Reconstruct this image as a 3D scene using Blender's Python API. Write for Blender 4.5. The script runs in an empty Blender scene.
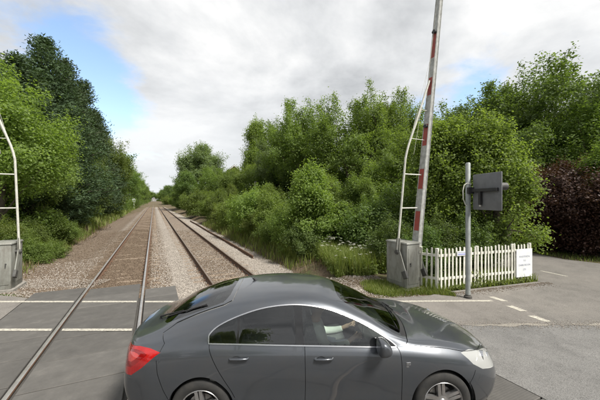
import bpy, bmesh, math, random
import numpy as np
from mathutils import Vector, Matrix, geometry
R = math.radians
SC = bpy.context.scene
COL = SC.collection

# ------------------------------------------------------------------ camera
CAM_H = 2.65
cd = bpy.data.cameras.new('camera'); cam = bpy.data.objects.new('camera', cd); COL.objects.link(cam)
cam.location = (0, 0, CAM_H); cam.rotation_euler = (R(90), 0, 0)
cd.sensor_width = 36; cd.lens = 18.0; cd.clip_end = 6000; cd.clip_start = 0.05
SC.camera = cam

# ------------------------------------------------------------------ sky + sun
SUN_AZ, SUN_EL = R(128), R(52)          # 0 = +Y, clockwise: the sun stands behind the camera, to the right
sun_dir = Vector((math.sin(SUN_AZ)*math.cos(SUN_EL), math.cos(SUN_AZ)*math.cos(SUN_EL), math.sin(SUN_EL)))
W = bpy.data.worlds.new('World'); SC.world = W; W.use_nodes = True
def build_world():
    nt = W.node_tree; N = nt.nodes; L = nt.links
    for n in list(N): N.remove(n)
    out = N.new('ShaderNodeOutputWorld'); bg = N.new('ShaderNodeBackground'); bg.inputs[1].default_value = 0.1
    L.new(bg.outputs[0], out.inputs[0])
    sky = N.new('ShaderNodeTexSky'); sky.sky_type = 'NISHITA'; sky.sun_disc = False
    sky.sun_elevation = SUN_EL; sky.sun_rotation = SUN_AZ; sky.air_density = 1.1; sky.dust_density = 1.2; sky.ozone_density = 1.5
    tc = N.new('ShaderNodeTexCoord')
    # clouds live on a flat layer: direction projected on to a plane overhead
    sep = N.new('ShaderNodeSeparateXYZ'); L.new(tc.outputs['Generated'], sep.inputs[0])
    def m(op, a, b=None, clamp=False):
        n = N.new('ShaderNodeMath'); n.operation = op; n.use_clamp = clamp
        for i, v in enumerate((a, b)):
            if v is None: continue
            if isinstance(v, (int, float)): n.inputs[i].default_value = v
            else: L.new(v, n.inputs[i])
        return n.outputs[0]
    zz = m('ADD', m('MAXIMUM', sep.outputs[2], 0.0), 0.22)
    px = m('DIVIDE', sep.outputs[0], zz); py = m('DIVIDE', sep.outputs[1], zz)
    comb = N.new('ShaderNodeCombineXYZ'); L.new(px, comb.inputs[0]); L.new(py, comb.inputs[1])
    def noise(scale, detail, rough, off, dist=0.0):
        mp = N.new('ShaderNodeMapping'); mp.inputs[1].default_value = off; L.new(comb.outputs[0], mp.inputs[0])
        n = N.new('ShaderNodeTexNoise'); n.inputs['Scale'].default_value = scale; n.inputs['Detail'].default_value = detail
        n.inputs['Roughness'].default_value = rough; n.inputs['Distortion'].default_value = dist
        L.new(mp.outputs[0], n.inputs[0]); return n.outputs[0]
    big = noise(0.8, 6, 0.55, (3.1, 7.4, 0), 0.2)
    fine = noise(2.6, 9, 0.62, (1.7, 2.2, 0), 0.3)
    # the break in the cloud towards the left of the track, and a small one to the right
    def patch(px0, py0, rad, amp):
        v = Vector(((px0-300)/300, 1, (200-py0)/300)).normalized()
        vm = N.new('ShaderNodeVectorMath'); vm.operation = 'DISTANCE'; L.new(tc.outputs['Generated'], vm.inputs[0]); vm.inputs[1].default_value = v
        d = m('DIVIDE', vm.outputs['Value'], rad)
        return m('MULTIPLY', m('POWER', 2.718, m('MULTIPLY', m('MULTIPLY', d, d), -1)), amp)
    gap = m('ADD', m('ADD', patch(74, 50, 0.12, 0.34), patch(100, 112, 0.085, 0.30)), m('ADD', patch(8, 10, 0.16, 0.08), m('ADD', patch(118, 170, 0.07, 0.14), m('ADD', patch(474, 94, 0.10, 0.40), patch(408, 112, .07, .30)))))
    cover = m('SUBTRACT', m('ADD', m('MULTIPLY', big, 0.45), m('MULTIPLY', fine, 0.68)), gap)
    cr = N.new('ShaderNodeMapRange'); cr.inputs[1].default_value = 0.22; cr.inputs[2].default_value = 0.46; cr.inputs[3].default_value = .04; L.new(cover, cr.inputs[0]); cr.interpolation_type = 'SMOOTHSTEP'
    shade = N.new('ShaderNodeValToRGB')
    e = shade.color_ramp.elements
    e[0].position = 0.40; e[0].color = (3.75, 3.75, 3.73, 1)
    e[1].position = 0.58; e[1].color = (1.72, 1.78, 1.85, 1)
    k = e.new(0.48); k.color = (2.85, 2.9, 2.95, 1)
    L.new(m('ADD', m('MULTIPLY', big, 0.38), m('MULTIPLY', noise(1.1, 9, 0.58, (5.3, 2.1, 0), 0.25), 0.62)), shade.inputs[0])
    hz = N.new('ShaderNodeMapRange'); hz.inputs[1].default_value = 0.0; hz.inputs[2].default_value = 0.42; L.new(sep.outputs[2], hz.inputs[0])
    hmix = N.new('ShaderNodeMix'); hmix.data_type = 'RGBA'; L.new(hz.outputs[0], hmix.inputs[0]); hmix.inputs[6].default_value = (3.2, 3.3, 3.4, 1); L.new(shade.outputs[0], hmix.inputs[7])
    mix = N.new('ShaderNodeMix'); mix.data_type = 'RGBA'; L.new(cr.outputs[0], mix.inputs[0])
    L.new(sky.outputs[0], mix.inputs[6]); L.new(hmix.outputs[2], mix.inputs[7])
    L.new(mix.outputs[2], bg.inputs[0])
build_world()
sl = bpy.data.lights.new('sun', 'SUN'); sl.energy = 2.3; sl.angle = R(14); sl.color = (1, 0.955, 0.88)
so = bpy.data.objects.new('sun', sl); COL.objects.link(so); so.rotation_euler = sun_dir.to_track_quat('Z', 'Y').to_euler(); so.location = (0, -20, 40)
SC.view_settings.view_transform = 'Standard'; SC.view_settings.look = 'None'; SC.view_settings.exposure = 1.5; SC.view_settings.gamma = 1
SC.render.engine = 'CYCLES'
SC.cycles.max_bounces = 6; SC.cycles.diffuse_bounces = 3; SC.cycles.glossy_bounces = 3; SC.cycles.transmission_bounces = 4; SC.cycles.transparent_max_bounces = 8
SC.cycles.use_denoising = True; SC.cycles.use_adaptive_sampling = True; SC.cycles.adaptive_threshold = .03

# ------------------------------------------------------------------ helpers
def tag(o, label=None, cat=None, group=None, kind=None):
    if label: o['label'] = label
    if cat: o['category'] = cat
    if group: o['group'] = group
    if kind: o['kind'] = kind
    return o
def empty(name, loc=(0, 0, 0), rz=0, label=None, cat=None, group=None):
    o = bpy.data.objects.new(name, None); COL.objects.link(o); o.location = loc; o.rotation_euler = (0, 0, rz); o.empty_display_size = 0.2
    return tag(o, label, cat, group)
def link(name, me, parent=None, mat=None):
    o = bpy.data.objects.new(name, me); COL.objects.link(o)
    if parent: o.parent = parent
    if mat is not None and len(me.materials) == 0:
        for m in (mat if isinstance(mat, (list, tuple)) else [mat]): me.materials.append(m)
    return o
class MB:
    """collects verts/faces; build() links ONE mesh object"""
    def __init__(s): s.v = []; s.f = []; s.m = []; s.cur = 0
    def add(s, vs, fs):
        b = len(s.v); s.v += [tuple(v) for v in vs]; s.f += [tuple(i+b for i in f) for f in fs]; s.m += [s.cur]*len(fs); return s
    def box(s, c, d, rz=0, rx=0, ry=0, taper=1.0):
        M = Matrix.Translation(c) @ Matrix.Rotation(rz, 4, 'Z') @ Matrix.Rotation(ry, 4, 'Y') @ Matrix.Rotation(rx, 4, 'X')
        vs = []
        for z in (-.5, .5):
            k = taper if z > 0 else 1
            for x, y in ((-.5, -.5), (.5, -.5), (.5, .5), (-.5, .5)): vs.append(M @ Vector((x*d[0]*k, y*d[1]*k, z*d[2])))
        return s.add(vs, [(3, 2, 1, 0), (4, 5, 6, 7), (0, 1, 5, 4), (1, 2, 6, 5), (2, 3, 7, 6), (3, 0, 4, 7)])
    def tube(s, pts, rad, n=8, cap=True):
        pts = [Vector(p) for p in pts]; rad = rad if isinstance(rad, (list, tuple)) else [rad]*len(pts)
        vs = []; fs = []; up = None
        for i, p in enumerate(pts):
            t = (pts[min(i+1, len(pts)-1)] - pts[max(i-1, 0)]).normalized()
            if up is None: up = Vector((0, 0, 1)) if abs(t.z) < .9 else Vector((1, 0, 0))
            a = t.cross(up).normalized(); b = a.cross(t); up = b
            for k in range(n):
                g = 2*math.pi*k/n; vs.append(p + (a*math.cos(g) + b*math.sin(g))*rad[i])
        for i in range(len(pts)-1):
            for k in range(n): fs.append((i*n+k, i*n+(k+1) % n, (i+1)*n+(k+1) % n, (i+1)*n+k))
        if cap: fs += [tuple(range(n-1, -1, -1)), tuple((len(pts)-1)*n+k for k in range(n))]
        return s.add(vs, fs)
    def lathe(s, prof, n=32, M=Matrix.Identity(4), close=False):
        """prof: list of (radius, height) about local Z"""
        vs = []; fs = []
        for r, h in prof:
            for k in range(n):
                g = 2*math.pi*k/n; vs.append(M @ Vector((r*math.cos(g), r*math.sin(g), h)))
        m = len(prof)
        for i in range(m if close else m-1):
            j = (i+1) % m
            for k in range(n): fs.append((i*n+k, i*n+(k+1) % n, j*n+(k+1) % n, j*n+k))
        return s.add(vs, fs)
    def prism(s, poly, z0, z1, M=Matrix.Identity(4)):
        n = len(poly)
        vs = [M @ Vector((x, y, z0)) for x, y in poly] + [M @ Vector((x, y, z1)) for x, y in poly]
        return s.add(vs, [tuple(range(n-1, -1, -1)), tuple(range(n, 2*n))] + [(i, (i+1) % n, n+(i+1) % n, n+i) for i in range(n)])
    def mesh(s, name):
        me = bpy.data.meshes.new(name); me.from_pydata(s.v, [], s.f); me.polygons.foreach_set('material_index', s.m); me.update(); return me
    def build(s, name, mat, parent=None, smooth=False, bevel=0):
        me = s.mesh(name)
        for m in (mat if isinstance(mat, (list, tuple)) else [mat]): me.materials.append(m)
        if bevel:
            bm = bmesh.new(); bm.from_mesh(me)
            bmesh.ops.bevel(bm, geom=[e for e in bm.edges], offset=bevel, segments=2, profile=.5, affect='EDGES', clamp_overlap=True)
            bm.to_mesh(me); bm.free(); me.update()
        if smooth: sharp_smooth(me)
        return link(name, me, parent)
def sharp_smooth(me, ang=40):
    me.polygons.foreach_set('use_smooth', [True]*len(me.polygons)); me.set_sharp_from_angle(angle=R(ang))
def copy_tree(o, parent=None):
    c = o.copy(); COL.objects.link(c); c.parent = parent
    for ch in list(o.children): copy_tree(ch, c)
    return c

# ------------------------------------------------------------------ materials (all node based)
class NB:
    def __init__(s, name):
        s.mat = bpy.data.materials.new(name); s.mat.use_nodes = True; s.t = s.mat.node_tree; s.N = s.t.nodes; s.L = s.t.links
        s.p = s.N['Principled BSDF']; s.tc = s.N.new('ShaderNodeTexCoord')
    def set(s, **k):
        for a, v in k.items(): s.put(a.replace('_', ' '), v)
        return s
    def put(s, sock, v):
        i = s.p.inputs[sock]
        if hasattr(v, 'is_output'): s.L.new(v, i)
        else: i.default_value = (*v, 1) if (isinstance(v, tuple) and len(v) == 3 and i.type == 'RGBA') else v
    def node(s, typ, ins=None, **props):
        n = s.N.new(typ)
        for a, v in props.items(): setattr(n, a, v)
        for k, v in (ins or {}).items():
            if hasattr(v, 'is_output'): s.L.new(v, n.inputs[k])
            else: n.inputs[k].default_value = v
        return n
    def noise(s, scale, detail=4, rough=.55, coord='Object', stretch=None, dist=0, vec=None):
        v = vec or s.tc.outputs[coord]
        if stretch:
            v = s.node('ShaderNodeMapping', {0: v, 3: stretch}).outputs[0]
        return s.node('ShaderNodeTexNoise', {'Vector': v, 'Scale': scale, 'Detail': detail, 'Roughness': rough, 'Distortion': dist}).outputs[0]
    def vor(s, scale, feature='F1', out='Distance', coord='Object', stretch=None):
        v = s.tc.outputs[coord]
        if stretch: v = s.node('ShaderNodeMapping', {0: v, 3: stretch}).outputs[0]
        return s.node('ShaderNodeTexVoronoi', {'Vector': v, 'Scale': scale}, feature=feature).outputs[out]
    def ramp(s, fac, stops, interp='LINEAR'):
        n = s.N.new('ShaderNodeValToRGB'); s.L.new(fac, n.inputs[0]); e = n.color_ramp.elements; n.color_ramp.interpolation = interp
        while len(e) < len(stops): e.new(0.5)
        for el, (p, c) in zip(e, stops):
            el.position = p; el.color = (*c, 1) if isinstance(c, tuple) else (c, c, c, 1)
        return n.outputs[0]
    def mix(s, fac, a, b, blend='MIX'):
        n = s.N.new('ShaderNodeMix'); n.data_type = 'RGBA'; n.blend_type = blend
        for i, v in ((0, fac), (6, a), (7, b)):
            if hasattr(v, 'is_output'): s.L.new(v, n.inputs[i])
            else: n.inputs[i].default_value = (*v, 1) if isinstance(v, tuple) else v
        return n.outputs[2]
    def math(s, op, a, b=0.0, clamp=False):
        n = s.N.new('ShaderNodeMath'); n.operation = op; n.use_clamp = clamp
        for i, v in ((0, a), (1, b)):
            if hasattr(v, 'is_output'): s.L.new(v, n.inputs[i])
            else: n.inputs[i].default_value = v
        return n.outputs[0]
    def bump(s, h, strength=.3, dist=.02):
        s.L.new(s.node('ShaderNodeBump', {'Height': h, 'Strength': strength, 'Distance': dist}).outputs[0], s.p.inputs['Normal']); return s
def simple(name, c1, c2=None, rough=.6, scale=6, metal=0, bump=0, bscale=60, spec=.5, coat=0, bdist=.004, detail=6):
    b = NB(name); c2 = c2 or tuple(x*.8 for x in c1)
    b.put('Base Color', b.ramp(b.noise(scale, detail, .6), [(.35, c1), (.68, c2)]))
    b.set(Roughness=rough, Metallic=metal); b.put('Specular IOR Level', spec); b.put('Coat Weight', coat)
    if bump: b.bump(b.noise(bscale, 4), bump, bdist)
    return b.mat
# ================================================================== ground, roads, railway
TH = math.atan(.487); CT, STh = math.cos(TH), math.sin(TH)     # the line runs away to the left at this angle
def tn(x, y): return x*CT + y*STh                              # distance across the line
def ts(x, y): return -x*STh + y*CT                             # distance along the line
def world(n, s): return (n*CT - s*STh, n*STh + s*CT)
CL, CRT = -1.04, 2.445                                         # centres of the two tracks (across)
def sst(a, b, x):
    t = np.clip((np.asarray(x, float)-a)/(b-a), 0, 1); return t*t*(3-2*t)
def wob(x, y):
    return .5*np.sin(.9*x+1.3*y)+.3*np.sin(2.1*x-1.7*y+1)+.2*np.sin(3.7*x+2.9*y+2)
def ground_z(x, y):
    x = np.asarray(x, float); y = np.asarray(y, float); n = tn(x, y)
    far = sst(8.6, 10.2, y)
    corr = sst(-6.0, -4.6, n)*(1-sst(4.9, 6.2, n))
    side = 1-corr
    hard = np.maximum(1-far, sst(3.0, 4.2, x)*(1-sst(16, 22, y)))    # made ground by the road
    z = -.03*np.ones_like(x) - .38*corr*far
    z = z - .10*sst(-3.3, -2.7, n)*(1-sst(4.2, 5.0, n))*(1-sst(10, 10.8, y))
    z = z + side*far*(1-hard)*(.10+.10*wob(x*.6, y*.6)) + side*far*(1-hard)*.35*sst(6, 14, np.abs(n-.7))
    return z
def PX(px, py, z=0.0):
    """photo pixel -> point on the level z (the pixel only gives the direction)"""
    Y = 300*(CAM_H-z)/(py-200); return ((px-300)/300*Y, Y)

def asphalt(name, c1, c2, c3, crack=.5):
    b = NB(name)
    base = b.ramp(b.noise(.55, 6, .6), [(.3, c1), (.5, c2), (.72, c3)])
    agg = b.vor(95); sp = b.ramp(agg, [(.0, 1.35), (.35, 1.0), (.7, .62)])
    col = b.mix(1.0, base, sp, 'MULTIPLY')
    st = b.ramp(b.noise(2.2, 8, .7, dist=.6), [(.40, .62), (.52, 1.0)])
    col = b.mix(.28, col, b.mix(1.0, col, st, 'MULTIPLY'))
    dust = b.ramp(b.noise(5, 8, .75), [(.55, 0.0), (.75, 1.0)])
    col = b.mix(b.math('MULTIPLY', dust, .25), col, tuple(min(1, v*1.55) for v in c3))
    b.put('Base Color', col); b.set(Roughness=.93); b.put('Specular IOR Level', .25)
    b.bump(b.math('ADD', agg, b.noise(14, 5)), .45, .006); return b.mat
M_ROAD = asphalt('asphalt_road', (.170, .166, .160), (.205, .200, .192), (.235, .228, .216))
M_PATH = asphalt('asphalt_footway', (.185, .172, .156), (.220, .204, .186), (.255, .236, .212))
M_SIDE = asphalt('asphalt_side_road', (.165, .155, .142), (.200, .188, .172), (.23, .214, .194))
def mat_ground():
    b = NB('ground_soil_grass')
    n1 = b.noise(.8, 7, .65); n2 = b.noise(9, 6, .7)
    soil = b.ramp(n2, [(.3, (.085, .062, .042)), (.55, (.15, .115, .08)), (.75, (.22, .18, .13))])
    green = b.ramp(n2, [(.3, (.035, .055, .014)), (.6, (.075, .105, .03)), (.8, (.12, .13, .05))])
    b.put('Base Color', b.mix(b.ramp(n1, [(.50, 0.0), (.66, 1.0)]), soil, green)); b.set(Roughness=1.0); b.put('Specular IOR Level', .1)
    b.bump(b.math('ADD', n2, b.noise(40, 4)), .8, .05); return b.mat
def mat_ballast():
    b = NB('ballast_bed'); v = b.vor(19, out='Color'); d = b.vor(19); sep = b.node('ShaderNodeSeparateColor', {0: v}).outputs[0]
    xn = b.node('ShaderNodeSeparateXYZ', {0: b.tc.outputs['Object']}).outputs[0]
    # rust-brown under the running lines, pale stone between and beside them (the coordinate runs across the line)
    w = b.math('ADD', xn, b.math('MULTIPLY', b.math('SUBTRACT', b.noise(.9, 5), .5), .9))
    def near(c, a, bb): return b.ramp(b.math('ABSOLUTE', b.math('SUBTRACT', w, c)), [(a, 1.0), (bb, 0.0)])
    l = b.node('ShaderNodeMapRange', {0: b.math('ABSOLUTE', b.math('SUBTRACT', w, CL)), 1: 1.05, 2: 1.75, 3: 1.0, 4: 0.0}).outputs[0]
    r = b.node('ShaderNodeMapRange', {0: b.math('ABSOLUTE', b.math('SUBTRACT', w, CRT)), 1: .75, 2: 1.25, 3: .62, 4: 0.0}).outputs[0]
    cess = b.node('ShaderNodeMapRange', {0: w, 1: -2.2, 2: -3.0, 3: 0.0, 4: .85}).outputs[0]
    br = b.math('MAXIMUM', b.math('MAXIMUM', l, r), cess)
    pale = b.ramp(sep, [(0, (.18, .157, .132)), (.5, (.30, .266, .230)), (1, (.41, .37, .325))])
    brown = b.ramp(sep, [(0, (.075, .053, .036)), (.5, (.135, .098, .069)), (1, (.21, .162, .118))])
    b.put('Base Color', b.mix(br, pale, brown)); b.set(Roughness=.95); b.put('Specular IOR Level', .2); b.bump(b.math('SUBTRACT', 1.0, d), 1.0, .03); return b.mat
M_GROUND = mat_ground(); M_BALLAST = mat_ballast()
def mat_stone(name, a, c):
    b = NB(name); at = b.node('ShaderNodeAttribute', attribute_name='rnd').outputs['Fac']
    b.put('Base Color', b.mix(.35, b.ramp(at, [(0, a), (1, c)]), b.ramp(b.noise(30, 4), [(.3, a), (.7, c)]))); b.set(Roughness=.95); b.put('Specular IOR Level', .2); return b.mat
M_STONE_P = mat_stone('stone_pale', (.18, .158, .134), (.48, .435, .385)); M_STONE_B = mat_stone('stone_brown', (.070, .050, .034), (.22, .168, .122))

def grid_axis(lo, hi, fine_lo, fine_hi, step, grow=1.25):
    a = list(np.arange(fine_lo, fine_hi+1e-6, step)); d = step
    while a[-1] < hi: d *= grow; a.append(min(hi, a[-1]+d))
    d = step
    while a[0] > lo: d *= grow; a.insert(0, max(lo, a[0]-d))
    return np.array(a)
def sheet(name, xs, ys, fz, mat, parent=None, fxy=None, kind='structure'):
    X, Y = np.meshgrid(xs, ys); 
    if fxy: X, Y = fxy(X, Y)
    Z = fz(X, Y); nx, ny = len(xs), len(ys)
    me = bpy.data.meshes.new(name); idx = np.arange(nx*ny).reshape(ny, nx)
    F = np.stack([idx[:-1, :-1], idx[:-1, 1:], idx[1:, 1:], idx[1:, :-1]], -1).reshape(-1, 4)
    me.from_pydata(np.stack([X, Y, Z], -1).reshape(-1, 3).tolist(), [], F.tolist()); me.polygons.foreach_set('use_smooth', [True]*len(me.polygons))
    me.update(); o = link(name, me, parent, mat)
    if kind: o['kind'] = kind
    return o
sheet('ground', grid_axis(-2500, 2500, -30, 30, .5), grid_axis(-600, 3000, -8, 45, .5), ground_z, M_GROUND)
def flat(name, poly, z, mat, parent=None, kind='structure'):
    m = MB(); m.add([(x, y, z) for x, y in poly], [tuple(range(len(poly)))]); o = m.build(name, mat, parent)
    if kind: o['kind'] = kind
    return o
NL, NR = -3.06, 4.68                                           # edges of the crossing deck (across)
def xat(n, y): return (n - STh*y)/CT
YK = 6.36                                                      # far edge of the carriageway
Y0 = -4.6
def strip_poly(x_of_y, xfar, ys): return [(x_of_y(y), y) for y in ys] + [(xfar, y) for y in ys[::-1]]
flat('road', [(-400, Y0), (xat(NL, Y0), Y0), (xat(NL, YK), YK), (-400, YK)], 0, M_ROAD)
flat('road', [(xat(NR, Y0), Y0), (400, Y0), (400, YK), (xat(NR, YK), YK)], 0, M_ROAD)
flat('pavement', [(-60, YK), (xat(NL, YK), YK), (xat(NL, 8.1), 8.1), (-8.3, 8.32), (-10, 8.25), (-60, 8.1)], .003, M_PATH)
flat('pavement', [(xat(NR, YK), YK), (5.45, YK), (5.45, 8.15), (7.8, 9.5), (7.75, 9.75), (4.1, 8.62), (3.6, 8.32), (2.6, 8.12), (xat(NR, 8.05), 8.05)], .003, M_PATH)
flat('side_road', [(5.45, YK), (60, YK), (60, 9.0), (17, 10.4), (14.0, 11.4), (12.55, 12.5), (11.8, 13.4), (11.6, 15.2), (11.2, 18), (10.2, 23), (8.6, 30), (4.5, 30), (6.0, 23), (6.9, 17), (7.4, 13), (7.75, 10.2), (7.8, 9.5), (5.45, 8.15)], .002, M_SIDE)
# a low kerb to the verge of the side road
M_PAINT = NB('road_paint_worn')
M_PAINT.put('Base Color', M_PAINT.mix(M_PAINT.ramp(M_PAINT.noise(22, 8, .75), [(.36, 0.0), (.60, 1.0)]), (.58, .55, .46), (.24, .225, .20))); M_PAINT.set(Roughness=.9); M_PAINT = M_PAINT.mat
# ------------------------------------------------------------------ crossing deck
def mat_panel():
    b = NB('rubber_deck_panel')
    sp = b.node('ShaderNodeSeparateXYZ', {0: b.tc.outputs['Object']})
    rib = b.node('ShaderNodeTexWave', {'Vector': b.tc.outputs['Object'], 'Scale': 9.0, 'Distortion': .15, 'Detail': 1.0}, bands_direction='Y').outputs[1]
    rnd = b.node('ShaderNodeObjectInfo').outputs['Random']
    n = b.noise(3, 7, .7, vec=b.node('ShaderNodeVectorMath', {0: b.tc.outputs['Object'], 1: b.node('ShaderNodeCombineXYZ', {0: b.math('MULTIPLY', rnd, 50)}).outputs[0]}, operation='ADD').outputs[0])
    c = b.ramp(n, [(.3, (.070, .066, .061)), (.55, (.092, .087, .080)), (.75, (.122, .115, .105))])
    c = b.mix(1.0, c, b.ramp(rnd, [(0, .84), (1, 1.16)]), 'MULTIPLY')
    c = b.mix(.5, c, b.mix(1.0, c, b.ramp(rib, [(0, .84), (1, 1.12)]), 'MULTIPLY'))
    b.put('Base Color', c); b.set(Roughness=.85); b.bump(b.math('ADD', b.math('MULTIPLY', rib, .4), b.noise(60, 3)), .35, .005); return b.mat
M_PANEL = mat_panel(); M_TAR = simple('tar_joint', (.05, .047, .043), (.075, .07, .062), .9, 9, bump=.3)
M_STEEL_GALV = simple('galvanised_steel', (.36, .38, .37), (.27, .29, .285), .5, 9, .35, bump=.1, bscale=40)
deck = MB(); deck.add([(NL-.1, -9, -.065), (NR+.1, -9, -.065), (NR+.1, 7.5, -.065), (3.2, 8.2, -.065), (.62, 8.5, -.065), (.58, 10, -.065), (-.3, 10.6, -.065), (NL-.1, 10.85, -.065)], [tuple(range(8))])
deck = deck.build('crossing_deck', M_TAR); deck['kind'] = 'structure'; deck.rotation_euler = (0, 0, TH)
lanes = [(NL, CL-.81, 11.02, 10.9), (CL-.665, CL+.665, 10.75, 10.75), (CL+.81, .60, 10.05, 10.05), (.66, CRT-.81, 8.55, 8.55), (CRT-.665, CRT+.665, 8.3, 8.3), (CRT+.81, NR, 7.6, 7.6)]
PITCH = .90
def panel_mesh(w):
    bm = bmesh.new(); bmesh.ops.create_cube(bm, size=1)
    for v in bm.verts: v.co = Vector((v.co.x*w, v.co.y*(PITCH-.022), v.co.z*.09-.045))
    bmesh.ops.bevel(bm, geom=[e for e in bm.edges if all(v.co.z > -.01 for v in e.verts)], offset=.008, segments=1, affect='EDGES')
    me = bpy.data.meshes.new('panel'); bm.to_mesh(me); bm.free(); me.materials.append(M_PANEL); return me
rngp = random.Random(5)
for n0, n1, s1, _ in lanes:
    w = n1-n0; k = 1 if w < 1.4 else 2; pm_ = panel_mesh(w/k-.008)
    for j in range(k):
        s = s1
        while s > -6.5 - .487*(n0+n1)/2:
            o = link('panel', pm_, deck); o.location = (n0+w/k*(j+.5), s-PITCH/2, rngp.uniform(-.004, .001)); s -= PITCH
# ------------------------------------------------------------------ white lines (broken where they meet the rails)
def mark(x0, x1, y0, y1, sl0=0, sl1=0, z=.007):
    flat('road_marking', [(x0+sl0*y0, y0), (x1+sl1*y0, y0), (x1+sl1*y1, y1), (x0+sl0*y1, y1)], z, M_PAINT)
breaks = [(-40, NL-.0), (NL+.0, CL-.83), (CL-.64, CL+.64), (CL+.83, .60), (.66, CRT-.83), (CRT-.64, CRT+.64), (CRT+.83, NR)]
for yc, w in ((7.80, .115), (6.11, .105)):
    for a, b_ in breaks:
        q = [(xat(a, yc-w/2), yc-w/2), (xat(b_, yc-w/2), yc-w/2), (xat(b_, yc+w/2), yc+w/2), (xat(a, yc+w/2), yc+w/2)]
        if a < -30: q[0] = (-14, yc-w/2); q[3] = (-14, yc+w/2)
        flat('road_marking', q, .0075, M_PAINT)
q = .06
flat('road_marking', [(xat(NR, 7.85), 7.85), (5.05, 7.93), (5.05, 7.82), (xat(NR, 7.74), 7.74)], .0075, M_PAINT)
for (xa, ya), (xb, yb) in ((PX(491, 297), PX(505, 301.5)), (PX(509, 306), PX(524, 311.5)), (PX(531, 316), PX(548, 322))):
    w = .085; flat('road_marking', [(xa-w, ya), (xb-w, yb), (xb+w, yb), (xa+w, ya)], .0075, M_PAINT)
(xa, ya), (xb, yb) = PX(541, 271), PX(567, 276.5)
flat('road_marking', [(xa-.05, ya), (xb-.05, yb), (xb+.05, yb), (xa+.05, ya)], .0075, M_PAINT)
# pale dusty channel along the carriageway edge
M_DUST = simple('dusty_channel', (.27, .25, .215), (.20, .185, .16), 1.0, 5, bump=.6, bscale=70, bdist=.01)
rg = np.random.default_rng(4)
xs_ = np.linspace(2.4, 16, 60); up = YK+.03+.03*np.sin(xs_*3.1)+rg.normal(0, .025, 60); lo = YK-.04+.03*np.sin(xs_*2.3+1)+rg.normal(0, .025, 60)
m = MB(); m.v = [(x, y, .0062) for x, y in zip(xs_, lo)] + [(x, y, .0062) for x, y in zip(xs_, up)]; m.f = [(i, i+1, 61+i, 60+i) for i in range(59)]; m.m = [0]*59
m.build('road_edge_dust', M_DUST)['kind'] = 'structure'
# ------------------------------------------------------------------ ballast, tracks
def bal_z(N_, S_):
    X, Y = world(N_, S_); y = Y; far = sst(9.0, 10.3, y)
    z = -.045 - .13*far
    z = z - .05*far*np.exp(-((N_-.7)/.55)**2) - .16*far*sst(2.4, 3.9, np.abs(N_-.7)-.4) + .012*wob(X*2, Y*2)*far
    return z - .03*(1-sst(8.0, 8.8, y))
ns = np.concatenate([np.arange(-5.0, 5.41, .13)])
ssx = grid_axis(3.5, 700, 3.5, 30, .15, 1.12)
def bxy(N_, S_):
    x, y = world(N_, S_)
    return N_ + .25*np.sin(S_*.7)*(np.abs(N_-.2) > 4.6) + (N_ > 5.0)*1.5*(1-sst(9.5, 12.5, y)), S_
bal = sheet('ballast_bed', ns, ssx, bal_z, M_BALLAST, fxy=bxy); bal.rotation_euler = (0, 0, TH)
def stones(name, N_, S_, size, mat, sink=.3, zf=bal_z, frame=True):
    k = len(N_); r = np.random.default_rng(len(name)+k)
    base = np.array([(1,0,0),(0,1,0),(-1,0,0),(0,-1,0),(.1,.1,1),(0,0,-.8)], float)
    tri = np.array([(0,1,4),(1,2,4),(2,3,4),(3,0,4),(1,0,5),(2,1,5),(3,2,5),(0,3,5)])
    q = r.normal(size=(k, 4)); q /= np.linalg.norm(q, axis=1, keepdims=True); a, b_, c, d = q.T
    Rm = np.stack([np.stack([1-2*(c*c+d*d), 2*(b_*c-a*d), 2*(b_*d+a*c)], -1), np.stack([2*(b_*c+a*d), 1-2*(b_*b_+d*d), 2*(c*d-a*b_)], -1), np.stack([2*(b_*d-a*c), 2*(c*d+a*b_), 1-2*(b_*b_+c*c)], -1)], 1)
    sz = size*r.uniform(.55, 1.25, (k, 1, 1))*r.uniform(.6, 1.15, (k, 6, 1))
    v = np.einsum('kij,kpj->kpi', Rm, base[None]*sz*np.array([1, .8, .65]))
    c0 = np.stack([N_, S_, zf(N_, S_)+size*(r.uniform(-sink, sink+.25, k))], -1)
    v = (v + c0[:, None]).reshape(-1, 3); f = (tri[None]+6*np.arange(k)[:, None, None]).reshape(-1, 3)
    me = bpy.data.meshes.new(name); me.vertices.add(len(v)); me.vertices.foreach_set('co', v.ravel()); me.loops.add(f.size); me.loops.foreach_set('vertex_index', f.ravel())
    me.polygons.add(len(f)); me.polygons.foreach_set('loop_start', np.arange(0, f.size, 3)); me.polygons.foreach_set('loop_total', np.full(len(f), 3)); me.update(calc_edges=True)
    at = me.attributes.new('rnd', 'FLOAT', 'FACE'); at.data.foreach_set('value', np.repeat(r.random(k), 8))
    o = link(name, me, None, mat); o['kind'] = 'stuff'
    if frame: o.rotation_euler = (0, 0, TH)
    return o
def scatter(n0, n1, s0, s1, count, dens=None, seed=0):
    r = np.random.default_rng(seed); N_ = r.uniform(n0, n1, count); S_ = s0+(s1*1.35-s0)*r.random(count)**1.9
    x, y = world(N_, S_); k = (y > 8.35)
    for a, b_, s1_, _ in lanes: k &= ~((N_ > a-.05) & (N_ < b_+.05) & (S_ < s1_+.0))
    for c in (CL, CRT):
        for q in (-.7525, .7525): k &= np.abs(N_-c-q) > .075
    if dens is not None: k &= r.random(count) < dens(N_)
    return N_[k], S_[k]
brown = lambda n: np.clip(1.05-(np.abs(n-CL)/1.9)**3, 0, 1)
N_, S_ = scatter(-3.1, .6, 8, 24, 30000, brown, 1); stones('brown_ballast', N_, S_, .030, M_STONE_B)
N_, S_ = scatter(CRT-.95, CRT+.95, 6.5, 22, 12000, lambda n: 1+0*n, 2); stones('brown_ballast', N_, S_, .030, M_STONE_B)
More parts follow.
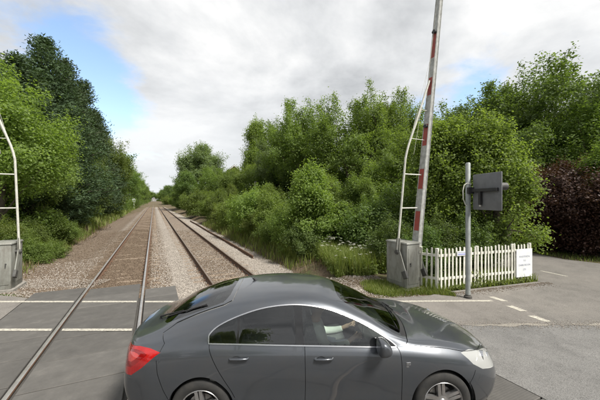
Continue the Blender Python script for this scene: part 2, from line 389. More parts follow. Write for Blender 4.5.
N_, S_ = scatter(-.1, 5.6, 6.5, 24, 42000, lambda n: .25+.75*(np.abs(n-CRT) > .95), 3); stones('pale_ballast', N_, S_, .031, M_STONE_P)
N_, S_ = scatter(-5.0, -2.2, 8, 13.2, 9000, lambda n: .3+.7*(n > -4.0), 6); stones('pale_ballast', N_, S_, .028, M_STONE_P)
N_, S_ = scatter(-5.4, -2.2, 11, 24, 15000, None, 16); stones('brown_ballast', N_, S_, .028, M_STONE_B)
# loose grit on the road edge and round the barrier
r = np.random.default_rng(8); gx = r.uniform(2.2, 15, 5200); gy = YK+r.normal(0, .12, 5200)
stones('road_edge_grit', gx, gy, .011, M_STONE_P, .1, lambda a, b_: 0*a+.006, False)
gx = r.uniform(4.2, 8.0, 1500); gy = 8.25+.31*(gx-4.0)+np.abs(r.normal(0, .16, 1500))*-1+.2
stones('fence_foot_grit', gx, gy, .013, M_STONE_B, .1, lambda a, b_: 0*a+.006, False)
gx = r.uniform(.9, 4.2, 4200); gy = r.uniform(8.2, 10.4, 4200); k_ = (tn(gx, gy) > 4.7) & (tn(gx, gy) < 6.7)
stones('bank_foot_gravel', gx[k_], gy[k_], .022, M_STONE_P, .2, lambda a, b_: np.maximum(ground_z(a, b_), -.05)+.004, False)
gx = r.uniform(-10.5, -6.4, 5200); gy = r.uniform(8.0, 10.2, 5200)
stones('barrier_foot_gravel', gx, gy, .02, M_STONE_P, .2, lambda a, b_: np.maximum(ground_z(a, b_), -.05)+.004, False)

def mat_rail():
    b = NB('rail_rust'); b.put('Base Color', b.ramp(b.noise(11, 6, .7), [(.3, (.075, .042, .026)), (.6, (.14, .078, .046)), (.8, (.20, .13, .085))])); b.set(Roughness=.85, Metallic=.1); b.bump(b.noise(70, 4), .3, .003); return b.mat
M_RAIL = mat_rail(); M_RAILTOP = simple('rail_running_steel', (.58, .56, .53), (.46, .43, .40), .45, 5, .9)
M_SLEEPER = NB('sleeper_concrete'); b = M_SLEEPER
b.put('Base Color', b.mix(b.ramp(b.noise(5, 7, .7), [(.35, 0.0), (.65, 1.0)]), (.15, .108, .074), (.27, .215, .16))); b.set(Roughness=.95); b.bump(b.noise(35, 5), .5, .006); M_SLEEPER = b.mat
prof = [(-.07,-.159),(.07,-.159),(.07,-.148),(.012,-.128),(.009,-.048),(.034,-.036),(.036,-.012),(.030,-.002),(.024,.0),(-.024,.0),(-.030,-.002),(-.036,-.012),(-.034,-.036),(-.009,-.048),(-.012,-.128),(-.07,-.148)]
M_RAILDULL = simple('rail_dull_steel', (.26, .215, .175), (.18, .14, .11), .6, 6, .6)
def rail(x, parent, s0=-16, s1=700, top=None):
    m = MB(); k = len(prof); m.v = [(x+a, s, z) for s in (s0, s1) for a, z in prof]
    for i in range(k):
        m.f.append((i, (i+1) % k, k+(i+1) % k, k+i)); m.m.append(1 if i in (7, 8, 9) else 0)
    m.f += [tuple(range(k-1, -1, -1)), tuple(range(k, 2*k))]; m.m += [0, 0]
    return m.build('rail', [M_RAIL, top or M_RAILTOP], parent, smooth=True)
def sleeper_mesh():
    bm = bmesh.new(); bmesh.ops.create_cube(bm, size=1)
    for v in bm.verts: v.co = Vector((v.co.x*2.5, v.co.y*(.26 if v.co.z < 0 else .21), v.co.z*.2-.1+(-.012 if abs(v.co.x) < .3 else 0)))
    bmesh.ops.bevel(bm, geom=list(bm.edges), offset=.014, segments=1, affect='EDGES'); me = bpy.data.meshes.new('sleeper'); bm.to_mesh(me); bm.free(); me.materials.append(M_SLEEPER); return me
SM = sleeper_mesh()
for c, s_start, lab in ((CL, 11.35, 'railway track in rust brown ballast with two bright rails, farther from the white picket fence'), (CRT, 8.9, 'railway track with dark sided rails between two strips of pale gravel')):
    tk = empty('railway_track', (*world(c, 0), 0), TH, lab, 'railway track', 'the two tracks of the line')
    for q in (-.7525, .7525): rail(q, tk, top=M_RAILDULL if c == CRT else None)
    rr = random.Random(int(c*10)); lift = -.170 if c == CRT else -.170
    s = s_start; cl = MB()
    while s < 62:
        o = link('sleeper', SM, tk); o.location = (rr.uniform(-.03, .03), s, lift+rr.uniform(-.012, .003)); o.rotation_euler = (0, 0, rr.uniform(-.012, .012))
        if s < 30:
            for q in (-.7525, .7525):
                for e in (-1, 1): cl.box((q+e*.105, s, -.135), (.055, .09, .035), taper=.7)
        s += .65
    cl.build('rail_clips', M_RAIL, tk)['kind'] = 'stuff'
    fs = MB()
    while s < 240: fs.box((0, s, lift-.1), (2.5, .24, .2)); s += .65
    fs.build('distant_sleepers', M_SLEEPER, tk)['kind'] = 'stuff'
# rusty old rail lying beside the gravel on the right
m = MB(); k = len(prof); pts = [(4.46+.03*math.sin(s*.4), s) for s in np.arange(14.5, 44, .8)]
m.v = [(n_+a, s, z-.13) for n_, s in pts for a, z in prof]
for j in range(len(pts)-1):
    for i in range(k): m.f.append((j*k+i, j*k+(i+1) % k, (j+1)*k+(i+1) % k, (j+1)*k+i))
m.f += [tuple(range(k-1, -1, -1)), tuple((len(pts)-1)*k+i for i in range(k))]; m.m = [0]*len(m.f)
o = m.build('spare_rail', M_RAIL, None); o.rotation_euler = (0, 0, TH); tag(o, 'rusty discarded rail lying along the edge of the gravel below the bushes', 'rail')
# ================================================================== crossing equipment
M_GREY = NB('cabinet_grey_paint'); b = M_GREY
b.put('Base Color', b.mix(b.ramp(b.noise(6, 8, .7, stretch=(1, 1, .35)), [(.42, 0.0), (.72, 1.0)]), (.245, .25, .225), (.12, .11, .09))); b.set(Roughness=.6); b.bump(b.noise(30, 4), .12, .004); M_GREY = b.mat
M_DKGREY = simple('dark_grey_iron', (.10, .10, .095), (.05, .048, .045), .65, 8, .2)
M_WHITE = simple('white_tube_paint', (.66, .66, .60), (.50, .49, .43), .5, 12)
M_ALU = simple('boom_aluminium', (.50, .51, .49), (.30, .30, .28), .55, 9, .2, detail=9)
M_RED = simple('boom_red_band', (.38, .06, .045), (.24, .07, .055), .6, 12, detail=9)
M_BLACK = simple('black_plastic', (.018, .018, .02), (.03, .03, .03), .5)
def barrier(n0, s0, sd, label):
    """machine in the frame of the line: local x = across (towards the boom side), y = along the line"""
    x, y = world(n0, s0); root = empty('level_crossing_barrier', (x, y, 0), TH, label, 'crossing barrier', 'raised barriers on the far side of the road')
    W_, D_, H_ = .52, .86, 1.36
    m = MB(); m.box((0, D_/2, -.06), (W_+.16, D_+.16, .2)); m.build('plinth', simple('plinth_concrete', (.30, .28, .25), (.2, .19, .17), .95, 8, bump=.4), root, bevel=.012)
    m = MB(); m.box((0, D_/2, .04+(H_-.04)/2), (W_, D_, H_-.04)); m.build('cabinet', M_GREY, root, bevel=.018, smooth=True)
    m = MB(); m.box((0, D_/2, H_+.012), (W_+.05, D_+.05, .05), taper=.94); m.build('cabinet_lid', M_GREY, root, bevel=.01, smooth=True)
    m = MB(); m.box((0, -.006, .70), (W_-.10, .014, 1.06)); d = m.build('door_panel', M_GREY, root, bevel=.005, smooth=True)
    m = MB(); m.tube([(-.15*sd, -.014, .78), (-.15*sd, -.04, .78)], .018, 10); m.box((-.15*sd, -.045, .75), (.02, .012, .11)); m.build('door_lock', M_DKGREY, d)
    m = MB()
    for z in (.3, 1.1): m.tube([(.21*sd, -.012, z-.05), (.21*sd, -.012, z+.05)], .011, 8)
    m.build('hinge', M_DKGREY, d)
    # side face plate
    m = MB(); m.box((-(W_/2+.005)*sd, D_/2+.05, .70), (.012, D_-.30, 1.02)); m.build('side_panel', M_GREY, root, bevel=.004)
    pv = Vector((0, .28, 1.10)); lean = R(6.6); ax = Vector((0, -math.sin(lean), math.cos(lean)))
    m = MB(); m.tube([(-(W_/2+.16), *pv.yz), ((W_/2+.16), *pv.yz)], .045, 14); m.build('pivot_shaft', M_DKGREY, root, smooth=True)
    bx = (W_/2+.15)*sd; tx = -(W_/2+.10)*sd
    for q in (bx, tx):
        m = MB(); low = pv + Vector((0, -.30, -.62)); hi = pv+ax*.42
        dv = (low-pv).normalized(); pr = Vector((0, -dv.z, dv.y))
        P = [hi+Vector((0, .07, 0)), pv+pr*.11, low+pr*.07, low-pr*.07, pv-pr*.11, hi-Vector((0, .07, 0))]
        m.v = [(q+e, p.y, p.z) for e in (-.014, .014) for p in P]; n = 6; m.f = [tuple(range(n-1, -1, -1)), tuple(range(n, 2*n))]+[(i, (i+1) % n, n+(i+1) % n, n+i) for i in range(n)]; m.m = [0]*len(m.f)
        lv = m.build('lever', M_GREY, root)
        m = MB(); m.box((q, low.y, low.z), (.075, .22, .17), rx=math.atan2(dv.z, dv.y)); m.build('counterweight', M_DKGREY, lv, bevel=.012)
        m = MB(); m.tube([(q-.05, *pv.yz), (q+.05, *pv.yz)], .07, 14); m.build('pivot_boss', M_DKGREY, lv, smooth=True)
    # boom
    L0, L1 = -.15, 7.6; base = Vector((bx, pv.y, pv.z))
    def at(h, dx=0, dy=0): 
        p = base+ax*h; return (p.x+dx, p.y+dy, p.z)
    wd = lambda h: .072-.022*h/7.6; dp = lambda h: .108-.045*h/7.6
    def seg(h0, h1, g=0):
        vs = []
        for h in (h0, h1):
            for ex, ey in ((-1, -1), (1, -1), (1, 1), (-1, 1)): vs.append(at(h, ex*(wd(h)+g), ey*(dp(h)+g)))
        m = MB(); m.add(vs, [(3, 2, 1, 0), (4, 5, 6, 7), (0, 1, 5, 4), (1, 2, 6, 5), (2, 3, 7, 6), (3, 0, 4, 7)]); return m
    bo = seg(L0, L1).build('boom', M_ALU, root)
    for z0, z1 in ((1.72, 2.32), (3.0, 3.60), (4.29, 4.92), (5.75, 6.25), (6.8, 7.48)):
        for e in (-1, 1):
            vs = []
            for h in (z0-1.10, z1-1.10):
                for ey in (-.92, .92): vs += [at(h, e*(wd(h)-.002), ey*dp(h)), at(h, e*(wd(h)+.003), ey*dp(h))]
            m = MB(); m.add(vs, [(0, 1, 3, 2), (4, 6, 7, 5), (0, 4, 5, 1), (2, 3, 7, 6), (1, 5, 7, 3), (0, 2, 6, 4)]); o = m.build('red_band', M_RED, bo)
            bm = bmesh.new(); bm.from_mesh(o.data); bmesh.ops.recalc_face_normals(bm, faces=bm.faces); bm.to_mesh(o.data); bm.free()
    m = MB()
    for e in (-1, 1):
        m.tube([at(0, e*.075, -.112), at(7.5, e*.052, -.066)], .014, 6); m.tube([at(0, e*.075, .112), at(7.5, e*.052, .066)], .014, 6)
    m.build('boom_edge_rail', M_ALU, bo)
    for h in (3.75, 6.4):
        m = MB(); m.tube([at(h, -.14*sd, -.02), at(h, -.05*sd, -.02)], [.05, .05], 12); m.box(at(h, -.10*sd, .0), (.06, .10, .05)); m.build('boom_lamp', M_BLACK, bo, smooth=True)
    # side stay: tube, rungs, tie wires
    tb = Vector((tx, pv.y, pv.z))
    def tat(h, k=0.0):
        p = tb+ax*h; q = base+ax*h; return tuple(p.lerp(q, k))
    pts = [tat(.05), tat(2.75, .0), tat(2.95, .04), tat(3.15, .10), tat(5.05, .87)]
    m = MB(); m.tube(pts, .030, 10); m.build('stay_tube', M_WHITE, root, smooth=True)
    for h, k in ((1.32, 0), (2.32, 0), (3.35, .18), (4.2, .53)):
        m = MB(); m.tube([tat(h, k), tat(h, .9)], .018 if k == 0 else .010, 8); m.build('stay_rung', M_WHITE, root)
    m = MB(); m.tube([tat(3.1, .10), tat(4.6, .80), tat(6.9, .86)], .005, 5); m.tube([tat(3.1, .10), tat(5.6, .80), tat(7.4, .9)], .004, 5); m.tube([tat(2.9, .4), tat(5.2, .72)], .004, 5); m.build('tie_wire', M_WHITE, root)
    return root
def place(px, py):                       # pixel of the corner nearest the road -> across/along
    x, y = PX(px, py); return tn(x, y), ts(x, y)
n_, s_ = place(407, 291); barrier(n_+.26, s_, 1, 'raised red and grey banded barrier boom with grey machine cabinet beside the white picket fence')
n_, s_ = place(11, 290.5); barrier(n_-.26, s_, -1, 'grey barrier cabinet with white tubular stay frame standing below the dark conifers')

# ------------------------------------------------------------------ signal post seen from behind
bx_, by_ = PX(468, 298)
M_POLE = simple('pole_grey_paint', (.30, .32, .31), (.22, .24, .235), .5, 7, .2)
sp = empty('signal_post', (bx_, by_, 0), 0, 'grey post carrying the back of a crossing signal board in front of the picket fence', 'signal post')
m = MB(); m.tube([(0, 0, -.05), (0, 0, 3.64), (0, 0, 3.66)], [.062, .062, .045], 16); m.build('pole', M_POLE, sp, smooth=True)
m = MB(); m.lathe([(.10, -.02), (.10, .05), (.07, .07), (.065, .10)], 16); m.build('pole_collar', M_TAR, sp, smooth=True)
t_ = Vector((.10, -1.0, 0)).normalized(); nr = Vector((t_.y*-1, t_.x, 0)); nr = nr if nr.x > 0 else -nr
ang = math.atan2(t_.y, t_.x); c0 = Vector((.11, -.06, 2.86)) + t_*.50
m = MB(); m.box(c0, (1.0, .03, .93), rz=ang); m.build('signal_board', simple('signal_board_grey', (.16, .165, .172), (.12, .124, .13), .6, 5), sp, bevel=.012, smooth=True)
m = MB(); m.box(c0-nr*.015, (1.03, .022, .03), rz=ang); 
m = MB(); a = c0-nr*.06+Vector((0, 0, .045)); m.box(a-t_*.06, (.98, .07, .085), rz=ang); m.build('bracket_arm', M_BLACK, sp, bevel=.008)
m = MB(); m.box(a-t_*.16-Vector((0, 0, .2)), (.075, .06, .36), rz=ang); m.build('drop_bracket', M_BLACK, sp, bevel=.006)
m = MB(); m.box((.05, -.03, 2.905), (.20, .17, .17)); m.build('pole_clamp', M_BLACK, sp, bevel=.01)
m = MB(); m.tube([a-t_*.16-Vector((0, 0, .37)), a-t_*.16-Vector((0, 0, .42))], .022, 8); m.build('cable_gland', M_WHITE, sp)
for q, dz in ((.36, .12), (-.20, .12), (.08, -.22)):
    c = c0+t_*q+Vector((0, 0, dz)); Mx = Matrix.Translation(c) @ nr.to_track_quat('Z', 'Y').to_matrix().to_4x4()
    m = MB(); m.lathe([(.085, .0), (.09, .02), (.09, .22), (.084, .22), (.08, .03), (.0001, .02)], 24, Mx); h = m.build('lamp_hood', M_DKGREY, sp, smooth=True)
    m = MB(); m.lathe([(.0001, .045), (.05, .04), (.078, .026)], 20, Mx); m.build('lamp_lens', simple('signal_lens_dark', (.10, .01, .008) if dz > 0 else (.16, .07, .01), None, .2, coat=.6), h, smooth=True)
m = MB(); m.tube([(-.05, -.03, 2.50), (-.10, -.05, 2.53), (-.16, -.06, 2.68), (-.17, -.06, 2.90), (-.13, -.05, 3.05), (-.05, -.04, 3.10), (.05, -.08, 3.07)], .013, 8); m.build('cable_loop', M_WHITE, sp, smooth=True)

# ------------------------------------------------------------------ picket fence
M_PICKET = NB('picket_cream_paint'); b = M_PICKET
b.put('Base Color', b.mix(b.ramp(b.noise(9, 8, .75, stretch=(1, 1, .4)), [(.46, 0.0), (.72, 1.0)]), (.70, .69, .62), (.30, .30, .22))); b.set(Roughness=.75); b.bump(b.noise(40, 3, stretch=(1, 1, .1)), .2, .003); M_PICKET = b.mat
FA, FB, FC = Vector((3.62, 9.12, 0)), Vector((4.06, 8.74, 0)), Vector((7.62, 9.84, 0)); FH = 1.24
def picket_mesh(w=.052, h=FH):
    bm = bmesh.new(); vs = [bm.verts.new((x, y, z)) for y in (-.010, .010) for x, z in ((-w/2, .05), (w/2, .05), (w/2, h-.028), (0.0, h), (-w/2, h-.028))]
    bm.faces.new(vs[4::-1]); bm.faces.new(vs[5:])
    for i in range(5): bm.faces.new((vs[i], vs[(i+1) % 5], vs[5+(i+1) % 5], vs[5+i]))
    bmesh.ops.recalc_face_normals(bm, faces=bm.faces); me = bpy.data.meshes.new('picket'); bm.to_mesh(me); bm.free(); me.materials.append(M_PICKET); return me
PK = picket_mesh(); rf = random.Random(3)
fence = empty('picket_fence', FB, 0, 'cream white picket fence standing behind the grey signal post', 'fence')
def run(A, B, posts, n):
    d = (B-A); L = d.length; a = math.atan2(d.y, d.x); u = d/L
    for i in range(n):
        o = link('picket', PK, fence); p = A-FB+u*(L*(i+.5)/n); o.location = (p.x, p.y, rf.uniform(-.015, .008)); o.rotation_euler = (rf.uniform(-.01, .01), rf.uniform(-.010, .010), a); o.scale = (rf.uniform(.9, 1.08), 1, rf.uniform(.97, 1.02))
    for z in (.34, 1.02):
        m = MB(); c = (A+B)/2-FB; off = Vector((-u.y, u.x, 0))*.032
        m.box((c.x+off.x, c.y+off.y, z), (L, .04, .075), rz=a); m.build('fence_rail', M_PICKET, fence, bevel=.004)
    for f in posts:
        p = A-FB+u*(L*f)+Vector((-u.y, u.x, 0))*(.032+.058); m = MB(); m.box((p.x, p.y, .58), (.09, .075, 1.30), rz=a); m.build('fence_post', M_PICKET, fence, bevel=.006)
run(FA, FB, (0.02,), 4); run(FB, FC, (0.0, .40, .80, .995), 27)
# sign boards on the fence
fu = (FC-FB).normalized(); fo = Vector((fu.y, -fu.x, 0)); fa = math.atan2(fu.y, fu.x)
def text_mesh(body, size):
    c = bpy.data.curves.new('t', 'FONT'); c.body = body; c.size = size; c.align_x = 'CENTER'; c.align_y = 'CENTER'; c.extrude = .0008; c.resolution_u = 2; c.offset = -.0006
    o = bpy.data.objects.new('t', c); COL.objects.link(o); dg = bpy.context.evaluated_depsgraph_get(); me = bpy.data.meshes.new_from_object(o.evaluated_get(dg)); bpy.data.objects.remove(o); bpy.data.curves.remove(c); return me
M_SIGN = simple('sign_white_board', (.74, .76, .77), (.64, .66, .67), .5, 4); M_INK = simple('sign_ink_blue', (.09, .11, .19), (.13, .15, .24), .6, 30)
def board(f0, f1, z0, z1, label, lines, name, mat=M_SIGN, tint=None):
    L = (FC-FB).length; c = FB+fu*(L*(f0+f1)/2)+fo*.030; s = empty(name, (c.x, c.y, (z0+z1)/2), fa, label, 'sign')
    w, h = L*(f1-f0), z1-z0
    m = MB(); m.box((0, 0, 0), (w, .016, h)); m.build('board', mat, s, bevel=.003)
    for body, z, size in lines:
        me = text_mesh(body, size); o = link('lettering', me, s, M_INK); o.location = (0, -.0095, z); o.rotation_euler = (R(90), 0, 0)
    return s
board(.80, .985, .17, 1.07, 'white notice board with blue hand lettering at the end of the picket fence', [('FOOTPATH', .20, .088), ('TO', .07, .08), ('DARK ROOM', -.07, .084), ('(25)', -.21, .08)], 'notice_board')
m_small = board(.165, .262, .985, 1.125, 'small white and blue plate screwed to the picket fence beside the grey post', [], 'name_plate')
m = MB(); m.box((0, -.0095, -.02), (.30, .004, .045)); m.build('blue_stripe', simple('plate_blue', (.30, .32, .58), (.36, .38, .62), .5), m_small)
m = MB(); m.box((0, -.0095, .035), (.29, .004, .010)); m.build('text_line', M_INK, m_small)

# ------------------------------------------------------------------ round marker by the left track, slim pole in the bushes
x, y = PX(134, 209.5, -.1); wb = empty('lineside_marker', (x, y, -.1), 0, 'small round white marker disc on a post beside the railway under the hedge trees', 'sign')
hh = CAM_H+.0*y+.1
m = MB(); m.tube([(0, 0, -.2), (0, 0, 3.0)], .06, 8); m.build('post', M_WHITE, wb)
m = MB(); m.lathe([(.0001, 0), (.55, 0), (.55, .03), (.0001, .03)], 24, Matrix.Translation((0, -.09, 2.65)) @ Matrix.Rotation(R(90), 4, 'X')); dsk = m.build('disc', M_SIGN, wb)
m = MB(); m.lathe([(.0001, 0), (.16, 0), (.16, .01), (.0001, .01)], 16, Matrix.Translation((0, -.125, 2.65)) @ Matrix.Rotation(R(90), 4, 'X')); m.build('dark_spot', M_DKGREY, dsk)
Yp = 34; lp = empty('slim_pole', ((255-300)/300*Yp, Yp, 0), 0, 'slim pale pole rising out of the bushes right of the railway', 'pole')
m = MB(); m.tube([(0, 0, -.2), (0, 0, 4.7)], [.055, .04], 8); m.build('shaft', M_WHITE, lp); m = MB(); m.box((.06, 0, 4.72), (.26, .10, .07)); m.build('pole_head', M_GREY, lp)
# ================================================================== vegetation
def leaf_mat(name, dark, light, trans=.35, warm=None, rough=.55):
    m = bpy.data.materials.new(name); m.use_nodes = True; t = m.node_tree; N = t.nodes; L = t.links
    for n in list(N): N.remove(n)
    out = N.new('ShaderNodeOutputMaterial'); at = N.new('ShaderNodeAttribute'); at.attribute_name = 'rnd'
    oi = N.new('ShaderNodeObjectInfo')
    rp = N.new('ShaderNodeValToRGB'); e = rp.color_ramp.elements; e[0].color = (*dark, 1); e[1].color = (*light, 1); e[0].position = .1; e[1].position = .95
    if warm: k = e.new(.985); k.color = (*warm, 1)
    L.new(at.outputs['Fac'], rp.inputs[0])
    hs = N.new('ShaderNodeHueSaturation'); mr = N.new('ShaderNodeMapRange'); mr.inputs[3].default_value = .84; mr.inputs[4].default_value = 1.24; L.new(oi.outputs['Random'], mr.inputs[0]); L.new(mr.outputs[0], hs.inputs['Value'])
    mh = N.new('ShaderNodeMapRange'); mh.inputs[3].default_value = .494; mh.inputs[4].default_value = .512; L.new(oi.outputs['Random'], mh.inputs[0]); L.new(mh.outputs[0], hs.inputs['Hue'])
    L.new(rp.outputs[0], hs.inputs['Color'])
    pb = N.new('ShaderNodeBsdfPrincipled'); pb.inputs['Roughness'].default_value = rough; pb.inputs['Specular IOR Level'].default_value = .35; L.new(hs.outputs[0], pb.inputs['Base Color'])
    tr = N.new('ShaderNodeBsdfTranslucent'); mu = N.new('ShaderNodeMix'); mu.data_type = 'RGBA'; mu.blend_type = 'MULTIPLY'; mu.inputs[0].default_value = 1; mu.inputs[7].default_value = (1.25, 1.3, .55, 1); L.new(hs.outputs[0], mu.inputs[6]); L.new(mu.outputs[2], tr.inputs[0])
    mx = N.new('ShaderNodeMixShader'); mx.inputs[0].default_value = trans; L.new(pb.outputs[0], mx.inputs[1]); L.new(tr.outputs[0], mx.inputs[2]); L.new(mx.outputs[0], out.inputs[0])
    return m
LM = {'mid': leaf_mat('leaf_mid_green', (.104, .148, .036), (.205, .270, .078), .55),
      'fresh': leaf_mat('leaf_fresh_green', (.132, .184, .042), (.238, .305, .090), .56),
      'dark': leaf_mat('leaf_dark_green', (.078, .120, .034), (.160, .222, .066), .5),
      'conifer': leaf_mat('needle_dark_green', (.032, .058, .025), (.080, .120, .052), .25, rough=.7),
      'copper': leaf_mat('leaf_copper_purple', (.040, .018, .013), (.092, .050, .036), .28),
      'silver': leaf_mat('leaf_grey_green', (.110, .150, .062), (.205, .262, .118), .48),
      'grass': leaf_mat('grass_blade', (.125, .160, .034), (.250, .285, .085), .45, (.34, .29, .15)),
      'dry': leaf_mat('dry_stem', (.10, .075, .04), (.26, .20, .11), .3),
      'weed': leaf_mat('leaf_weed', (.130, .168, .042), (.230, .275, .084), .55)}
M_BARK = NB('bark_grey_brown'); b = M_BARK
b.put('Base Color', b.ramp(b.noise(7, 7, .7, stretch=(1, 1, .2)), [(.3, (.055, .043, .032)), (.7, (.15, .125, .098))])); b.set(Roughness=.95); b.bump(b.noise(22, 5, stretch=(1, 1, .15)), .8, .03); M_BARK = b.mat
def unit(v): return v/np.maximum(np.linalg.norm(v, axis=-1, keepdims=True), 1e-9)
def leaf_mesh(name, P, Nn, size, mat, aspect=.62, T=None, r=None, shade_rnd=None):
    k = len(P); r = r or np.random.default_rng(k)
    Nn = unit(Nn)
    if T is None: T = r.normal(size=(k, 3))
    T = unit(T - Nn*np.sum(T*Nn, 1, keepdims=True)); B = np.cross(Nn, T)
    L_ = (size*r.uniform(.7, 1.3, k))[:, None]*.5
    v = np.stack([P-T*L_, P+B*L_*aspect+Nn*L_*.18+T*L_*.1, P+T*L_, P-B*L_*aspect+Nn*L_*.18+T*L_*.1], 1).reshape(-1, 3)
    me = bpy.data.meshes.new(name); me.vertices.add(4*k); me.vertices.foreach_set('co', v.ravel()); me.loops.add(4*k); me.loops.foreach_set('vertex_index', np.arange(4*k))
    me.polygons.add(k); me.polygons.foreach_set('loop_start', np.arange(0, 4*k, 4)); me.polygons.foreach_set('loop_total', np.full(k, 4)); me.update(calc_edges=True)
    at = me.attributes.new('rnd', 'FLOAT', 'FACE'); at.data.foreach_set('value', r.random(k) if shade_rnd is None else shade_rnd)
    me.materials.append(mat); return me
def crown_points(r, rad, nl, lr, twigs, per, leaf, flat=.0, zc=0.0, shape='round', spread=2.3, skirt=0, low=-.55):
    """leaf positions for a crown: lobes spread through an ellipsoid, twigs on each lobe, leaves on each twig"""
    rad = np.array(rad, float); lobes = []
    zd = r.uniform(low, 1, nl); az = r.uniform(0, 6.283, nl); hr = np.sqrt(np.maximum(0, 1-zd*zd)); d = np.stack([np.cos(az)*hr, np.sin(az)*hr, zd], 1); rr = (1-.62*r.random(nl)**1.3)[:, None]*.86
    C = d*rr*rad
    if shape == 'cone': C[:, :2] *= np.clip(1.15-(C[:, 2:]/rad[2]+1)*.42, .25, 1.2)
    C[:, 2] += zc
    LR = lr*r.uniform(.50, 1.30, nl)
    if skirt:
        a = r.uniform(0, 6.283, skirt); q = np.sqrt(r.uniform(.10, 1, skirt))*.80; C = np.concatenate([C, np.stack([np.cos(a)*q*rad[0], np.sin(a)*q*rad[1], r.uniform(.25*lr, zc, skirt)], 1)]); LR = np.concatenate([LR, lr*r.uniform(.6, 1.15, skirt)])
    P = []; D = []
    for c, q in zip(C, LR):
        n = max(8, int(twigs*(q/lr)**2)); u = unit(r.normal(size=(n, 3))*np.array([1, 1, .85])+np.array([0, 0, .22]))
        rr_ = q*(1-.42*r.random(n)**1.8)*(1+.14*np.sin(u[:, 0]*6+u[:, 1]*5+q*9)); rr_ *= np.where(r.random(n) < .10, r.uniform(1.1, 1.45, n), 1); P.append(c+u*rr_[:, None]*np.array([1, 1, .82])); D.append(u)
    P = np.concatenate(P); D = np.concatenate(D)
    deep = np.zeros(len(P), bool)
    for c, q in zip(C, LR): deep |= np.sum(((P-c)/(q*.62))**2, 1) < 1
    P, D = P[~deep], D[~deep]
    hi = C[:, 2] > C[:, 2].min()+.35*(C[:, 2].max()-C[:, 2].min()); SP = []; SD = []            # ragged shoots standing out of the crown
    mid_ = np.array([0, 0, zc*.8])
    for c, q in zip(C[hi], LR[hi]):
        for _ in range(2):
            u = unit(unit(c-mid_)*.7+r.normal(size=3)*.45+np.array([0, 0, .55])); ln = q*r.uniform(.45, 1.6); n = 6
            f = np.repeat(np.linspace(0, 1, n), 3); SP.append(c+u*(q*.75+f*ln)[:, None]+r.normal(size=(len(f), 3))*q*.13*(1.15-f)[:, None]); SD.append(np.repeat(u[None], len(f), 0))
    P = np.concatenate([P]+SP); D = np.concatenate([D]+SD)
    k = len(P); tw = r.random(k)                                     # per-twig brightness draws
    off = r.normal(size=(k, per, 3))*leaf*spread*.5 + D[:, None]*r.uniform(-1.2, 1.6, (k, per, 1))*leaf
    LP = (P[:, None]+off).reshape(-1, 3); LD = np.repeat(D, per, 0)
    Nn = LD*.55+r.normal(size=LP.shape)*.55+np.array([0, 0, .55])
    rn = np.clip(np.repeat(tw, per)*.55+r.random(len(LP))*.45, 0, 1)
    return LP, Nn, rn, C, LR
def limb_mesh(name, r, h, tr, C, LR, bark=M_BARK, bend=.25):
    m = MB(); top = np.mean(C, 0); fork = h
    p0 = Vector((0, 0, -.25)); pf = Vector((r.normal()*bend*.4, r.normal()*bend*.4, fork)); mid = (p0+pf)/2+Vector((r.normal()*bend*.4, r.normal()*bend*.4, 0))
    hi = Vector((top[0], top[1], max(C[:, 2].max()-.2, fork+.3)))
    m.tube([p0, Vector((p0.x, p0.y, .15)), mid, pf, pf.lerp(hi, .5)+Vector((r.normal()*.2, r.normal()*.2, 0)), hi], [tr*1.35, tr, tr*.88, tr*.75, tr*.45, tr*.12], 9)
    for c, q in sorted(zip(C.tolist(), LR.tolist()), key=lambda a: -a[1])[:18]:
        c = Vector(c); f = pf.lerp(hi, r.uniform(0, .65)); f = f if f.z < c.z+.3 else pf
        mm = f.lerp(c, .5)+Vector((r.normal()*.15, r.normal()*.15, .12*q))
        m.tube([f, mm, c, c+(c-mm).normalized()*q*.55], [tr*.34, tr*.24, tr*.13, tr*.04], 6, cap=False)
    me = m.mesh(name); me.materials.append(bark); sharp_smooth(me, 70); return me
PROTO = {}
def proto(key, seed, rad, zc, nl, lr, twigs, per, leaf, mat, trunk_h, tr, shape='round', spread=2.3, asp=.62, skirt=0, low=-.55):
    r = np.random.default_rng(seed); LP, Nn, rn, C, LR = crown_points(r, rad, nl, lr, twigs, per, leaf, zc=zc, shape=shape, spread=spread, skirt=skirt, low=low)
    k = LP[:, 2] > .03; PROTO[key] = (leaf_mesh('crown', LP[k], Nn[k], leaf, LM[mat], asp, r=r, shade_rnd=rn[k]), limb_mesh('trunk', r, trunk_h, tr, C, LR), zc+rad[2])
    return PROTO[key]
def plant(key, x, y, h=None, rz=None, name='tree', label='', cat='tree', group=None, wide=1.0, z=None, mat=None):
    cm, tm, H = PROTO[key]; k = (h/H) if h else 1.0
    z = float(ground_z(x, y)) if z is None else z
    root = empty(name, (x, y, z), rz if rz is not None else (x*12.9+y*7.1) % 6.28, label, cat, group); root.scale = (k*wide, k*wide, k)
    c = link('crown', cm, root); c['kind'] = 'stuff'; link('trunk', tm, root)
    if mat: c.material_slots[0].link = 'OBJECT'; c.material_slots[0].material = LM[mat]
    return root
